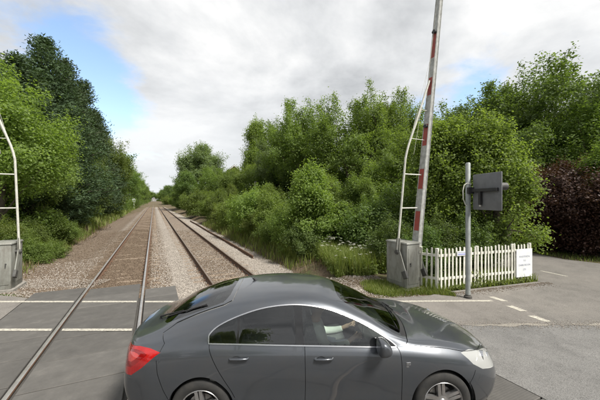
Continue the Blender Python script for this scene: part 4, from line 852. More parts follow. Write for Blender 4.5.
# ================================================================== the car
def car_materials():
    M = {}
    b = NB('car_paint_grey'); b.set(Metallic=.6, Roughness=.33)
    fl = b.noise(900, 1, .5)
    dirt = b.ramp(b.noise(3.5, 7, .65), [(.42, 0.0), (.72, 1.0)])
    b.put('Base Color', b.mix(b.math('MULTIPLY', dirt, .22), b.mix(b.math('MULTIPLY', fl, .35), (.075, .083, .096), (.118, .127, .143)), (.13, .12, .11)))
    b.put('Coat Weight', 1.0); b.put('Coat Roughness', b.math('ADD', b.math('MULTIPLY', dirt, .09), .025)); M['paint'] = b.mat
    M['dark'] = simple('car_dark_plastic', (.012, .012, .013), (.02, .02, .02), .6)
    M['gloss_black'] = simple('car_gloss_black', (.01, .01, .011), (.014, .014, .014), .12, coat=.6)
    M['trim'] = simple('car_trim_grey', (.05, .05, .05), (.035, .035, .035), .75)
    M['seat'] = simple('car_seat_cloth', (.17, .17, .172), (.12, .12, .125), .95, 40)
    M['card'] = simple('car_door_card', (.20, .20, .195), (.15, .15, .145), .8); M['lining'] = simple('car_roof_lining', (.30, .30, .29), (.25, .25, .24), .9)
    M['chrome'] = simple('car_chrome', (.72, .72, .73), (.64, .64, .66), .24, 8, 1.0)
    M['alloy'] = simple('car_alloy', (.55, .55, .56), (.42, .41, .40), .3, 12, .85)
    M['rubber'] = simple('car_tyre_rubber', (.02, .02, .02), (.035, .033, .03), .85, 14, bump=.3, bscale=90)
    M['scratch'] = simple('car_paint_scratch', (.26, .25, .23), (.18, .17, .16), .7)
    M['disc'] = simple('car_brake_disc', (.3, .29, .28), (.2, .18, .16), .4, 20, .9)
    def glass(name, tint, rough=.0):
        m = bpy.data.materials.new(name); m.use_nodes = True; t = m.node_tree; N = t.nodes; L = t.links
        for n in list(N): N.remove(n)
        o = N.new('ShaderNodeOutputMaterial'); g = N.new('ShaderNodeBsdfGlossy'); g.inputs['Roughness'].default_value = rough
        tr = N.new('ShaderNodeBsdfTransparent'); tr.inputs[0].default_value = (*tint, 1)
        lw = N.new('ShaderNodeFresnel'); lw.inputs[0].default_value = 2.1
        mx = N.new('ShaderNodeMixShader'); L.new(lw.outputs[0], mx.inputs[0]); L.new(tr.outputs[0], mx.inputs[1]); L.new(g.outputs[0], mx.inputs[2]); L.new(mx.outputs[0], o.inputs[0])
        return m
    M['glass'] = glass('car_window_glass', (.80, .87, .83)); M['screen'] = glass('car_screen_glass', (.70, .80, .74))
    b = NB('car_tail_lamp_red'); b.set(Roughness=.08)
    b.put('Base Color', b.ramp(b.noise(9, 2), [(.4, (.42, .008, .008)), (.65, (.30, .004, .006))])); b.put('Coat Weight', 1.0)
    b.bump(b.node('ShaderNodeTexWave', {'Vector': b.tc.outputs['Object'], 'Scale': 22.0}).outputs[1], .25, .004); M['red'] = b.mat
    b = NB('car_head_lamp_clear'); b.set(Roughness=.1)
    b.put('Base Color', b.ramp(b.noise(14, 3), [(.4, (.62, .63, .62)), (.6, (.42, .43, .42))])); b.put('Coat Weight', 1.0); b.put('Metallic', .35)
    b.bump(b.vor(22), .5, .01); M['lamp'] = b.mat
    M['reflector'] = simple('car_lamp_inner', (.7, .7, .7), (.55, .55, .55), .2, 10, .8)
    def lensmat():
        m = bpy.data.materials.new('car_head_lamp_lens'); m.use_nodes = True; t = m.node_tree; N = t.nodes; L = t.links; p = N['Principled BSDF']; p.inputs['Base Color'].default_value = (.75, .76, .74, 1); p.inputs['Roughness'].default_value = .08; p.inputs['Coat Weight'].default_value = 1
        tr = N.new('ShaderNodeBsdfTransparent'); mx = N.new('ShaderNodeMixShader'); mx.inputs[0].default_value = .52; L.new(p.outputs[0], mx.inputs[1]); L.new(tr.outputs[0], mx.inputs[2]); L.new(mx.outputs[0], N['Material Output'].inputs[0]); return m
    M['lens'] = lensmat(); M['red_deep'] = simple('car_tail_lamp_deep', (.26, .004, .006), (.20, .003, .004), .1, 14, coat=1); M['red_pale'] = simple('car_tail_lamp_core', (.52, .06, .05), (.44, .03, .03), .1, 14, coat=1)
    M['plate'] = simple('car_plate_yellow', (.62, .45, .04), (.58, .42, .04), .4)
    return M

def build_car(loc, rz):
    M = car_materials()
    car = empty('hatchback_car', loc, rz, 'dark grey metallic hatchback car with chrome window surround stopped on the level crossing', 'car')
    # ---- control net: rows r0 (sill) .. r9 (centre line of roof), stations k0 (tail, centre) .. k15 (nose, centre)
    xs = [0, .45, .95, 1.45, 1.95]
    rows = [[] for _ in range(10)]
    def st(*pts):
        for r, p in zip(rows, pts): r.append(p)
    st((-.98,0,.30),(-1.06,0,.38),(-1.10,0,.54),(-1.09,0,.72),(-1.065,0,.90),(-1.04,0,.985),(-1.03,0,.995),(-1.02,0,1.005),(-1.015,0,1.01),(-1.01,0,1.013))
    st((-.96,.44,.30),(-1.04,.45,.38),(-1.08,.46,.54),(-1.07,.46,.72),(-1.045,.45,.89),(-1.015,.42,.972),(-1.0,.41,.985),(-.97,.40,1.0),(-.95,.22,1.012),(-.94,0,1.018))
    st((-.85,.72,.28),(-.91,.76,.37),(-.95,.775,.53),(-.945,.775,.70),(-.925,.75,.865),(-.895,.70,.955),(-.88,.665,.98),(-.85,.60,1.01),(-.83,.33,1.04),(-.82,0,1.045))
    st((-.68,.82,.26),(-.70,.865,.36),(-.70,.885,.53),(-.70,.89,.70),(-.70,.868,.865),(-.70,.805,.965),(-.70,.745,1.01),(-.66,.645,1.065),(-.65,.35,1.105),(-.645,0,1.115))
    st((-.40,.84,.23),(-.40,.89,.34),(-.40,.91,.52),(-.40,.918,.70),(-.40,.897,.875),(-.40,.84,.985),(-.40,.775,1.065),(-.37,.655,1.16),(-.38,.36,1.245),(-.38,0,1.262))
    st((0,.85,.20),(0,.895,.33),(0,.915,.52),(0,.925,.70),(0,.91,.885),(0,.855,1.005),(0,.78,1.145),(0,.64,1.285),(0,.35,1.39),(0,0,1.41))
    for x, z4, z5, y6, z6, r7, r8, r9 in ((.45,.88,1.0,.77,1.195,(.43,.625,1.385),(.42,.34,1.468),(.42,0,1.485)),(.95,.875,.985,.76,1.21,(.95,.61,1.425),(.95,.33,1.488),(.95,0,1.503)),
            (1.45,.865,.965,.765,1.18,(1.42,.615,1.38),(1.47,.33,1.445),(1.5,0,1.462)),(1.95,.85,.937,.788,1.065,(1.90,.665,1.195),(1.96,.36,1.24),(1.98,0,1.257))):
        st((x,.85,.20),(x,.895,.33),(x,.912,.52),(x,.925,.70),(x,.91,z4),(x,.855,z5),(x,y6,z6),r7,r8,r9)
    st((2.35,.85,.20),(2.35,.895,.33),(2.35,.914,.52),(2.35,.922,.69),(2.35,.902,.825),(2.35,.84,.908),(2.36,.79,.945),(2.34,.715,.975),(2.42,.38,1.0),(2.45,0,1.01))
    st((2.75,.85,.20),(2.75,.895,.33),(2.75,.915,.52),(2.75,.92,.68),(2.75,.893,.795),(2.75,.825,.872),(2.75,.77,.903),(2.75,.68,.925),(2.75,.37,.948),(2.75,0,.958))
    st((3.15,.80,.20),(3.15,.85,.32),(3.15,.872,.48),(3.15,.873,.63),(3.15,.842,.735),(3.15,.785,.805),(3.13,.72,.84),(3.10,.62,.865),(3.08,.34,.885),(3.08,0,.893))
    st((3.42,.66,.20),(3.46,.70,.31),(3.48,.715,.45),(3.475,.71,.57),(3.45,.685,.66),(3.42,.645,.735),(3.38,.585,.77),(3.34,.50,.795),(3.36,.28,.812),(3.36,0,.82))
    st((3.56,.40,.20),(3.62,.42,.30),(3.655,.425,.43),(3.645,.42,.545),(3.62,.41,.625),(3.58,.385,.69),(3.55,.36,.72),(3.52,.33,.738),(3.53,.19,.75),(3.53,0,.757))
    st((3.62,0,.20),(3.68,0,.30),(3.715,0,.43),(3.705,0,.545),(3.68,0,.62),(3.655,0,.67),(3.635,0,.69),(3.615,0,.71),(3.60,0,.722),(3.59,0,.73))
    G = np.array(rows).transpose(1, 0, 2)            # [station][row][xyz]
    def wz(z): return z + .048*np.clip((z-.60)/.35, 0, 1) - .016*np.clip((z-1.15)/.25, 0, 1)
    def wx(x): return np.where(x < -.3, -.3+(x+.3)*.88, x)
    G[..., 2] = wz(G[..., 2]); G[..., 0] = wx(G[..., 0])
    mir = np.array([1, -1, 1.])
    G = np.concatenate([G[1:2]*mir, G, G[-2:-1]*mir], 0)
    G = np.concatenate([2*G[:, :1]-G[:, 1:2], G, G[:, -2:-1]*mir], 1)
    NS, NT = 15, 9
    def cr(p0, p1, p2, p3, u):
        return .5*((2*p1) + (p2-p0)*u + (2*p0-5*p1+4*p2-p3)*u*u + (3*p1-p0-3*p2+p3)*u**3)
    def S(s, t):
        s = np.asarray(s, float); t = np.asarray(t, float)
        i = np.clip(np.floor(s).astype(int), 0, NS-1); j = np.clip(np.floor(t).astype(int), 0, NT-1)
        u = (s-i)[..., None]; v = (t-j)[..., None]
        c = [cr(G[i+a, j], G[i+a, j+1], G[i+a, j+2], G[i+a, j+3], v) for a in range(4)]
        return cr(*c, u)
    def Nrm(s, t):
        e = 1e-3; s = np.asarray(s, float); t = np.asarray(t, float); zz_ = (t > NT-.01) | (s < .01) | (s > NS-.01)
        s = np.where(t > 4.5, np.clip(s, .3, 14.7), s); t = np.where((s < 1.5) | (s > 13.5), np.minimum(t, 8.8), t)
        n = np.cross(S(s+e, t)-S(s-e, t), S(s, t+e)-S(s, t-e))
        n = -n/np.maximum(np.linalg.norm(n, axis=-1, keepdims=True), 1e-9)
        c = np.cross(S(s, t)*0+[1, 0, 0], [0, 0, 1.])
        flip = np.sum(n*(S(s, t)-np.array([1.2, 0, .7])), -1) < 0
        n[flip] *= -1
        z = zz_
        n[z, 1] = 0; n /= np.maximum(np.linalg.norm(n, axis=-1, keepdims=True), 1e-9)
        return n
    # inverse: side-view (x, z) -> (s, t)
    ss, tt = np.meshgrid(np.linspace(1.2, 14, 500), np.linspace(0, 7.4, 220), indexing='ij'); PP = S(ss, tt)
    def inv(x, z):
        x = float(wx(x)); z = float(wz(z))
        d = (PP[..., 0]-x)**2 + (PP[..., 2]-z)**2
        k = np.unravel_index(np.argmin(d), d.shape); s, t = ss[k], tt[k]
        for _ in range(6):
            p = S(s, t); e = 1e-4
            a = (S(s+e, t)-p)/e; b = (S(s, t+e)-p)/e
            Jm = np.array([[a[0], b[0]], [a[2], b[2]]]); r = np.array([x-p[0], z-p[2]])
            try: dv = np.linalg.solve(Jm, r)
            except Exception: break
            s += np.clip(dv[0], -.2, .2); t += np.clip(dv[1], -.2, .2)
        return (float(np.clip(s, .5, 14.8)), float(np.clip(t, -.4, 7.9)))
    def dens(pts, step=.03):
        out = []
        for a, b in zip(pts[:-1], pts[1:]):
            n = max(1, int(math.hypot(b[0]-a[0], b[1]-a[1])/step))
            out += [(a[0]+(b[0]-a[0])*i/n, a[1]+(b[1]-a[1])*i/n) for i in range(n)]
        return out + [pts[-1]]
    def smooth_poly(pts, n=6):
        P = [np.array(p) for p in pts]; P = [2*P[0]-P[1]] + P + [2*P[-1]-P[-2]]; out = []
        for i in range(len(P)-3):
            for k in range(n): out.append(tuple(cr(P[i], P[i+1], P[i+2], P[i+3], k/n)))
        return out + [tuple(P[-2])]
    def side(pts): return [inv(x, z) for x, z in pts]
    def band(pts, w):
        P = np.array(pts); T = np.gradient(P, axis=0); T /= np.linalg.norm(T, axis=1, keepdims=True); Q = np.stack([-T[:, 1], T[:, 0]], 1)*w
        return [tuple(p) for p in P+Q] + [tuple(p) for p in (P-Q)[::-1]]
    def sband(pts, w=.003): return side(band(dens(pts), w))
    def tband(pts, ws, wt):          # band drawn straight in parameter space
        P = np.array(dens(pts, .12)); T = np.gradient(P, axis=0); T /= np.linalg.norm(T, axis=1, keepdims=True); Q = np.stack([-T[:, 1]*ws, T[:, 0]*wt], 1)
        return [tuple(p) for p in P+Q] + [tuple(p) for p in (P-Q)[::-1]]
    reg = []                          # (name, polygon in (s,t)); first match wins
    AR = .368
    for nm, cx in (('hole', 0.0), ('hole', 2.737)):
        arc = [(cx+AR*math.cos(a), .335+AR*math.sin(a)) for a in np.linspace(R(-18), R(198), 40)]
        p = side(arc); reg.append((nm, [(p[0][0], -.4)] + p + [(p[-1][0], -.4)]))
    # daylight opening
    top = smooth_poly([(.075,1.03),(.085,1.095),(.20,1.18),(.42,1.27),(.68,1.338),(.97,1.366),(1.22,1.352),(1.46,1.302),(1.72,1.203),(1.95,1.088),(2.12,.985),(2.205,.925)])
    bot = smooth_poly([(2.205,.912),(1.9,.925),(1.4,.945),(.9,.965),(.45,.985),(.08,1.0)])
    dlo = top + bot
    dlo_st = side(dlo)
    bp = side([(1.055, .90), (1.145, .90), (1.125, 1.40), (1.03, 1.40)])
    cp = side([(.375, .93), (.405, .93), (.405, 1.36), (.375, 1.36)])
    # shut lines
    RD = [(.085,1.0),(.10,.93),(.19,.77),(.315,.585),(.375,.47)]
    FDf = [(2.215,.915),(2.245,.85),(2.25,.6),(2.25,.25)]
    gaps = [sband(smooth_poly(RD, 4)), sband([(1.15,.955),(1.155,.6),(1.15,.25)]), sband(smooth_poly(FDf, 4)), sband([(.36,.255),(1.2,.252),(2.255,.25)], .0025)]
    hood_side = [(2.33,.925),(2.55,.90),(2.80,.872),(3.02,.832)]
    hs = side(smooth_poly(hood_side, 4))
    hood_edge = hs + [(12.35, 5.55), (12.8, 6.0), (13.3, 6.35), (13.8, 6.5), (14.4, 6.6), (15.0, 6.7)]
    gaps.append(tband(hood_edge, .008, .05))
    gaps.append(tband([hs[0], (10.12, 7.2), (10.12, 8), (10.10, 9.1)], .012, .05))
    gaps.append(sband([(3.14,.665),(3.085,.58),(3.04,.52)]))
    gaps.append(sband([(-.50,.86),(-.48,.74),(-.40,.56),(-.335,.45)]))
    hatch = [side([(-.47, .925)])[0], side([(-.43, 1.0)])[0], (3.72, 6.45), (4.1, 6.95), (4.8, 7.05), (5.5, 7.12), (5.72, 7.3), (5.78, 8.0), (5.80, 9.1)]
    gaps.append(tband(hatch, .009, .05))
    tail_gap = [(0.0, 3.35), (1.0, 3.35), (1.45, 3.4)]
    gaps.append(tband(tail_gap, .01, .04))
    tl = side([(-.46,.925),(-.60,.955),(-.76,.962)]) + [(2.05, 4.85), (1.62, 4.72), (1.42, 4.2), (1.5, 3.5), (1.85, 2.95)] + side([(-.83,.705),(-.68,.79)])
    hl = side([(2.99,.825),(3.12,.83)]) + [(12.45, 5.5), (12.9, 5.75), (13.3, 5.7), (13.62, 5.1), (13.6, 4.2), (13.45, 3.55), (13.1, 3.35)] + side([(3.25,.655),(3.12,.72)])
    arcs = smooth_poly
    reg += [('gap', g) for g in gaps]
    reg += [('pillar', bp+[]), ('divider', cp)]
    DL = len(reg); reg += [('dlo', dlo_st)]
    def shrink(p, k, c=None):
        q = np.array(p); c = q.mean(0) if c is None else np.array(c); return [tuple(v) for v in c+(q-c)*k]
    reg += [('tail_inner', shrink(tl, .34)), ('tail_ring', shrink(tl, .62)), ('tail_light', tl), ('headlight', hl)]
    reg += [('rear_door', side(dens(smooth_poly(RD, 4) + [(.36,.255),(1.15,.252),(1.155,.6),(1.15,1.0)]))),
            ('front_door', side(dens([(1.15,1.0),(1.155,.6),(1.15,.252)] + smooth_poly(FDf, 4)[::-1]))),
            ('windscreen', smooth_poly([(8.22,9.2),(8.22,8.6),(8.25,8.0),(8.34,7.6),(8.5,7.4),(8.8,7.26),(9.3,7.19),(9.75,7.15),(9.93,7.2),(9.98,8),(9.98,9.2)],4)),
            ('cowl', [(9.98,9.2),(9.98,8),(9.93,7.2),(9.95,6.95),(10.12,7.0),(10.12,8),(10.10,9.2)]),
            ('rear_screen', [(3.35,9.2),(3.32,8),(3.4,7.45),(3.6,7.25),(4.2,7.2),(5.0,7.22),(5.45,7.3),(5.60,7.7),(5.64,8.3),(5.66,9.2)]),
            ('bonnet', hood_edge + [(15.1, 9.2), (10.10, 9.2), (10.12, 8), (10.12, 7.2)]),
            ('grille', [(13.75, 2.6), (15.1, 2.6), (15.1, 5.3), (14.2, 5.3), (13.8, 4.6)]),
            ('front_bumper', side([(3.14,.665),(3.085,.58),(3.04,.52),(3.06,.40),(3.085,.25)]) + [(11.9, -.5), (15.1, -.5), (15.1, 6.7), (14.4, 6.6), (13.8, 6.5), (13.3, 6.35), (12.8, 6.0), (12.3, 5.3)]),
            ('boot_lid', hatch + [(-.1, 9.2), (-.1, 3.35), (1.0, 3.35), (1.45, 3.4), (1.62, 4.72)]),
            ('rear_bumper', side([(-.47,.90),(-.48,.74),(-.40,.56),(-.335,.45),(-.36,.40),(-.38,.25)]) + [(4.1, -.5), (-.1, -.5), (-.1, 5), (1.4, 4.6)]),
            ('front_wing', side([(2.25,.25),(2.25,.6),(2.245,.85),(2.215,.915)]) + hs + [(12.6, 5.4), (12.4, 4.0), (12.0, 2.2), (11.6, 1.2), (11.5, -.5)]),
            ('sill', [(3.9, -.5), (11, -.5), (11, .45), (3.9, .45)])]
    # ---- one constrained triangulation of the half car
    V = []; E = []
    def addpoly(p, closed=True):
        b = len(V); V.extend(p); n = len(p)
        E.extend((b+i, b+(i+1) % n) for i in range(n if closed else n-1))
    for nm, p in reg: addpoly(p)
    addpoly([(0, 0), (NS, 0), (NS, NT), (0, NT)])
    for s in np.arange(0, NS+.001, 1/9):
        for t in np.arange(0, NT+.001, 1/5): V.append((float(s), float(t)))
    vo, eo, fo, *_ = geometry.delaunay_2d_cdt([Vector(v) for v in V], E, [], 0, 1e-5, False)
    st2 = np.array([tuple(v) for v in vo]); F = np.array([tuple(f) for f in fo])
    C = st2[F].mean(1)
    okf = (C[:, 0] > 0) & (C[:, 0] < NS) & (C[:, 1] > 0) & (C[:, 1] < NT)
    F = F[okf]; C = C[okf]
    def inside(poly, P):
        x, y = P[:, 0], P[:, 1]; res = np.zeros(len(P), bool); q = np.array(poly); j = len(q)-1
        for i in range(len(q)):
            c = ((q[i, 1] > y) != (q[j, 1] > y)); 
            with np.errstate(divide='ignore', invalid='ignore'):
                res ^= c & (x < (q[j, 0]-q[i, 0])*(y-q[i, 1])/(q[j, 1]-q[i, 1]+1e-15)+q[i, 0])
            j = i
        return res
    cls = np.full(len(F), 'body_shell', dtype=object); done = np.zeros(len(F), bool)
    dl = inside(dlo_st, C)
    for nm, p in reg:
        h = inside(p, C) & ~done
        if nm in ('pillar', 'divider'): h &= dl
        if nm == 'gap': h &= ~dl
        cls[h] = nm; done |= h
    xw = S(C[:, 0], C[:, 1])[:, 0]
    w = cls == 'dlo'; cls[w & (xw < .39)] = 'quarter_window'; cls[w & (xw >= .39) & (xw < 1.13)] = 'rear_window'; cls[w & (xw >= 1.13)] = 'front_window'
    st2[:, 0] = np.clip(st2[:, 0], 0, NS); st2[:, 1] = np.clip(st2[:, 1], 0, NT)
    P3 = S(st2[:, 0], st2[:, 1]); N3 = Nrm(st2[:, 0], st2[:, 1])
    def panel(name, sel, mat, parent=car, sides=(1, -1), off=0.0, merge=True, flipn=False):
        f = F[sel]; used = np.unique(f); idx = -np.ones(len(P3), int); idx[used] = np.arange(len(used)); f = idx[f]
        objs = []; vs = []; fs = []; ns = []
        for sd in sides:
            p = (P3+N3*off)[used].copy(); n = N3[used].copy(); p[:, 1] *= sd; n[:, 1] *= sd
            ff = f.copy()
            a, b, c = p[ff[:, 0]], p[ff[:, 1]], p[ff[:, 2]]
            g = np.sum(np.cross(b-a, c-a)*n[ff[:, 0]], 1) < 0
            ff[g] = ff[g][:, ::-1]
            vs.append(p); fs.append(ff); ns.append(n)
        def mk(vl, fl, nl):
            me = bpy.data.meshes.new(name); me.from_pydata(vl.tolist(), [], fl.tolist())
            me.polygons.foreach_set('use_smooth', [True]*len(me.polygons)); me.update()
            me.normals_split_custom_set_from_vertices(nl.tolist()); me.materials.append(mat)
            objs.append(link(name, me, parent))
        if merge:
            o = 0; fl = []
            for p, q in zip(vs, fs): fl.append(q+o); o += len(p)
            mk(np.concatenate(vs), np.concatenate(fl), np.concatenate(ns))
        else:
            for p, q, n in zip(vs, fs, ns): mk(p, q, n)
        return objs
    for nm, mt in (('body_shell', 'paint'), ('bonnet', 'paint'), ('boot_lid', 'paint'), ('front_bumper', 'paint'), ('rear_bumper', 'paint'), ('windscreen', 'screen'), ('rear_screen', 'screen'), ('cowl', 'dark'), ('grille', 'gloss_black')):
        o = panel(nm, cls == nm, M[mt])[0]
        if nm == 'windscreen': scr = o
        if nm == 'rear_screen': rscr = o
        if nm == 'boot_lid': boot = o
    doors = {}
    for nm, mt in (('front_door', 'paint'), ('rear_door', 'paint'), ('front_wing', 'paint'), ('sill', 'paint'), ('headlight', 'lens'), ('tail_light', 'red')):
        doors[nm] = panel(nm, cls == nm, M[mt], merge=False)
    for k, sd in enumerate((1, -1)):
        for nm, mt, par in (('front_window', 'glass', 'front_door'), ('rear_window', 'glass', 'rear_door'), ('quarter_window', 'glass', 'rear_door'), ('divider', 'gloss_black', 'rear_door')):
            panel('window_divider' if nm == 'divider' else nm, cls == nm, M[mt], doors[par][k], sides=(sd,))
        panel('pillar_trim', cls == 'pillar', M['gloss_black'], sides=(sd,))
    for k, sd in enumerate((1, -1)):
        panel('lamp_ring', cls == 'tail_ring', M['red_deep'], doors['tail_light'][k], sides=(sd,)); panel('lamp_core', cls == 'tail_inner', M['red_pale'], doors['tail_light'][k], sides=(sd,))
        panel('reflector', cls == 'headlight', M['reflector'], doors['headlight'][k], sides=(sd,), off=-.035)
        for (s_, t_, rr) in ((12.62, 4.75, .062), (13.1, 4.55, .055)):
            q = S(s_, t_)+Nrm(np.array([s_]), np.array([t_]))[0]*-.03; q[1] *= sd
            d_ = Vector((.80, .52*sd, .10)).normalized(); Mx = Matrix.Translation(tuple(q)) @ d_.to_track_quat('Z', 'Y').to_matrix().to_4x4()
            m = MB(); m.lathe([(rr*.45, -.012), (rr*.8, .0), (rr, .02), (rr*1.08, .02), (rr*1.08, -.02)], 20, Mx); m.build('lamp_bowl', M['chrome'], doors['headlight'][k], smooth=True)
            m = MB(); m.lathe([(.0001, .014), (rr*.28, .008), (rr*.45, -.010)], 16, Mx); m.build('bulb_lens', M['gloss_black'], doors['headlight'][k], smooth=True)
    notglass = ~np.isin(cls, ['windscreen', 'rear_screen', 'front_window', 'rear_window', 'quarter_window', 'hole'])
    panel('inner_shell', notglass & (C[:, 1] < 5.2), M['dark'], off=-.014)
    panel('roof_lining', notglass & (C[:, 1] >= 5.2) & (C[:, 0] > 3.2) & (C[:, 0] < 10), M['lining'], off=-.02)
    panel('boot_lining', notglass & (C[:, 1] >= 5.2) & (C[:, 0] <= 3.2) & (C[:, 0] > 1.1), M['dark'], off=-.02)
    panel('bonnet_lining', notglass & (C[:, 1] >= 5.2) & (C[:, 0] >= 10) & (C[:, 0] < 14), M['dark'], off=-.02)
    panel('door_card', (C[:, 1] > 2.6) & (C[:, 1] < 4.9) & (C[:, 0] > 5.2) & (C[:, 0] < 9.6), M['card'], off=-.05, merge=False)
    # chrome surround, one closed loop per side
    for sd in (1, -1):
        q = np.array(dlo_st); p = S(q[:, 0], q[:, 1]) + Nrm(q[:, 0], q[:, 1])*.001; p[:, 1] *= sd
        n = Nrm(q[:, 0], q[:, 1]); n[:, 1] *= sd
        T = np.roll(p, -1, 0)-np.roll(p, 1, 0); T /= np.linalg.norm(T, axis=1, keepdims=True); B = np.cross(T, n)
        wd = .0085; ring = [p-B*wd-n*.004, p-B*wd*.8+n*.006, p+B*wd*.8+n*.006, p+B*wd-n*.004]
        m = MB(); k = len(p); m.v = [tuple(v) for r in ring for v in r]
        m.f = [(a*k+i, a*k+(i+1) % k, ((a+1) % 4)*k+(i+1) % k, ((a+1) % 4)*k+i) for a in range(4) for i in range(k)]; m.m = [0]*len(m.f)
        o = m.build('chrome_window_surround', M['chrome'], car, smooth=True)
        bm = bmesh.new(); bm.from_mesh(o.data); bmesh.ops.recalc_face_normals(bm, faces=bm.faces); bm.to_mesh(o.data); bm.free()
    # wheel arch lips + liners
    for cx in (0.0, 2.737):
        for sd in (1, -1):
            m = MB(); n = 40; angs = np.linspace(R(-14), R(194), n)
            pts = np.array([S(*inv(cx+AR*math.cos(a), max(.335+AR*math.sin(a), .215))) for a in angs])
            vs = []
            for p in pts: vs += [(p[0], p[1]*sd, p[2]), (p[0]+(cx-p[0])*.02, (p[1]-.035)*sd, p[2]-.004)]
            m.add(vs, [(2*i, 2*i+2, 2*i+3, 2*i+1) for i in range(n-1)]); m.build('wheel_arch_lip', M['paint'], car, smooth=True)
            m = MB(); vs = []
            for a in np.linspace(R(-20), R(200), 24):
                for y in (.90, .60): vs.append((cx+.385*math.cos(a), y*sd, .335+.385*math.sin(a)))
            m.add(vs, [(2*i, 2*i+2, 2*i+3, 2*i+1) for i in range(23)])
            m.add([(cx+.385*math.cos(a), .60*sd, .335+.385*math.sin(a)) for a in np.linspace(R(-20), R(200), 24)], [tuple(range(24))])
            m.build('wheel_arch_liner', M['dark'], car)
    m = MB(); m.box((1.3, 0, .27), (4.2, 1.18, .1)); m.box((1.37, 0, .26), (1.9, 1.66, .08)); m.build('underbody', M['dark'], car)
    # wheels
    def wheel(cx, sd):
        Mx = Matrix.Translation((cx, .80*sd, .335)) @ Matrix.Rotation(R(-90*sd), 4, 'X')
        m = MB()
        m.lathe([(.225,-.105),(.27,-.118),(.312,-.112),(.330,-.092),(.335,-.04),(.335,.04),(.330,.092),(.312,.112),(.27,.118),(.232,.108),(.222,.10)], 56, Mx)
        tyre = m.build('tyre', M['rubber'], None, smooth=True)
        m = MB(); m.lathe([(.222,.10),(.229,.108),(.226,.112),(.215,.105),(.205,.06),(.20,-.09),(.222,-.105)], 48, Mx)
        for i in range(5):
            a0 = R(72*i+90+7)
            for da in (-.115, .115):
                a = a0+da; w0, w1 = .020, .017
                u = Vector((math.cos(a), math.sin(a), 0)); v = Vector((-math.sin(a), math.cos(a), 0)); u0 = Vector((math.cos(a0), math.sin(a0), 0))*.05 + v*(.022 if da > 0 else -.022)
                e = u*.214
                pts = [u0-v*w0+Vector((0,0,.085)), u0+v*w0+Vector((0,0,.085)), e+v*w1+Vector((0,0,.104)), e-v*w1+Vector((0,0,.104))]
                lo = [p-Vector((0,0,.045)) for p in pts]
                m.add([Mx @ p for p in pts+lo], [(0,1,2,3),(0,4,5,1),(1,5,6,2),(2,6,7,3),(3,7,4,0),(7,6,5,4)])
        m.lathe([(0.0001,.098),(.028,.097),(.034,.09),(.07,.085),(.075,.05)], 24, Mx)
        rim = m.build('wheel', M['alloy'], car, smooth=True); tyre.parent = rim
        m = MB(); m.lathe([(.06,.03),(.15,.03),(.15,.005),(.06,.005)], 32, Mx); m.build('brake_disc', M['disc'], rim, smooth=True)
        m = MB(); m.lathe([(0.0001,-.02),(.199,-.02)], 32, Mx); m.build('wheel_back', M['dark'], rim)
    for cx in (0.0, 2.737):
        for sd in (1, -1): wheel(cx, sd)
    # handles
    for nm, hx, hz in (('front_door', 1.36, .842), ('rear_door', .42, .865)):
        for k, sd in enumerate((1, -1)):
            s_, t_ = inv(hx, hz); y = S(s_, t_)[1]; hz = float(wz(hz)) if k == 0 else hz
            m = MB(); m.lathe([(.0001,.0),(.04,.001),(.052,.004)], 20, Matrix.Translation((hx-.03, (y+.004)*sd, hz-.006)) @ Matrix.Rotation(R(-90*sd), 4, 'X') @ Matrix.Scale(.62, 4, (0, 1, 0)) )
            m.build('handle_recess', M['dark'], doors[nm][k])
            m = MB(); m.tube([(hx-.105, (y+.002)*sd, hz), (hx-.09, (y+.026)*sd, hz), (hx, (y+.034)*sd, hz+.002), (hx+.09, (y+.026)*sd, hz), (hx+.105, (y+.002)*sd, hz)], [.010, .013, .014, .013, .010], 10)
            m.build('door_handle', M['paint'], doors[nm][k], smooth=True)
    # mirrors
    for sd in (1, -1):
        m = MB(); b = (2.02, .975*sd, 1.005)
        sec = [(-.075,.0),(-.07,.075),(-.035,.10),(.03,.085),(.085,.03),(.095,-.02),(.06,-.06),(-.03,-.075),(-.07,-.065)]
        prof = [(-.13,.35),(-.115,.75),(-.07,.97),(0,1.0),(.07,.95),(.115,.72),(.13,.35)]
        vs = []
        for dy, k in prof: vs += [(b[0]+x*k*.95, b[1]+dy*.9*sd, b[2]+z*k*1.12) for x, z in sec]
        n = len(sec); fs = [(i*n+j, i*n+(j+1) % n, (i+1)*n+(j+1) % n, (i+1)*n+j) for i in range(len(prof)-1) for j in range(n)] + [tuple(range(n)), tuple(range((len(prof)-1)*n, len(prof)*n))]
        m.add(vs, fs); o = m.build('wing_mirror', M['paint'], car, smooth=True)
        bm = bmesh.new(); bm.from_mesh(o.data); bmesh.ops.recalc_face_normals(bm, faces=bm.faces); bm.to_mesh(o.data); bm.free()
        md = o.modifiers.new('sub', 'SUBSURF'); md.levels = md.render_levels = 2
        m = MB(); m.tube([(2.04, .835*sd, .955), (2.03, .90*sd, .965)], [.035, .03], 8); m.build('mirror_arm', M['dark'], o)
        m = MB(); m.box((b[0]-.058, b[1], b[2]+.01), (.006, .13, .09)); m.build('mirror_glass', M['chrome'], o)
        # quarter sail at the mirror foot
        sp = [inv(x, z) for x, z in ((2.185,.925),(2.06,.932),(2.06,1.01))]; pp = S([a for a, _ in sp], [b_ for _, b_ in sp]) + np.array([0, .004, 0]); pp[:, 1] *= sd
        m = MB(); m.add(pp, [(0, 1, 2)]); m.build('mirror_sail', M['gloss_black'], car)
    # rear wiper, windscreen wipers, aerial, fuel flap line, badge
    def on(s_, t_, off, sd=1):
        p = S(s_, t_)+Nrm(np.array([s_]), np.array([t_]))[0]*off; p[1] *= sd; return tuple(p)
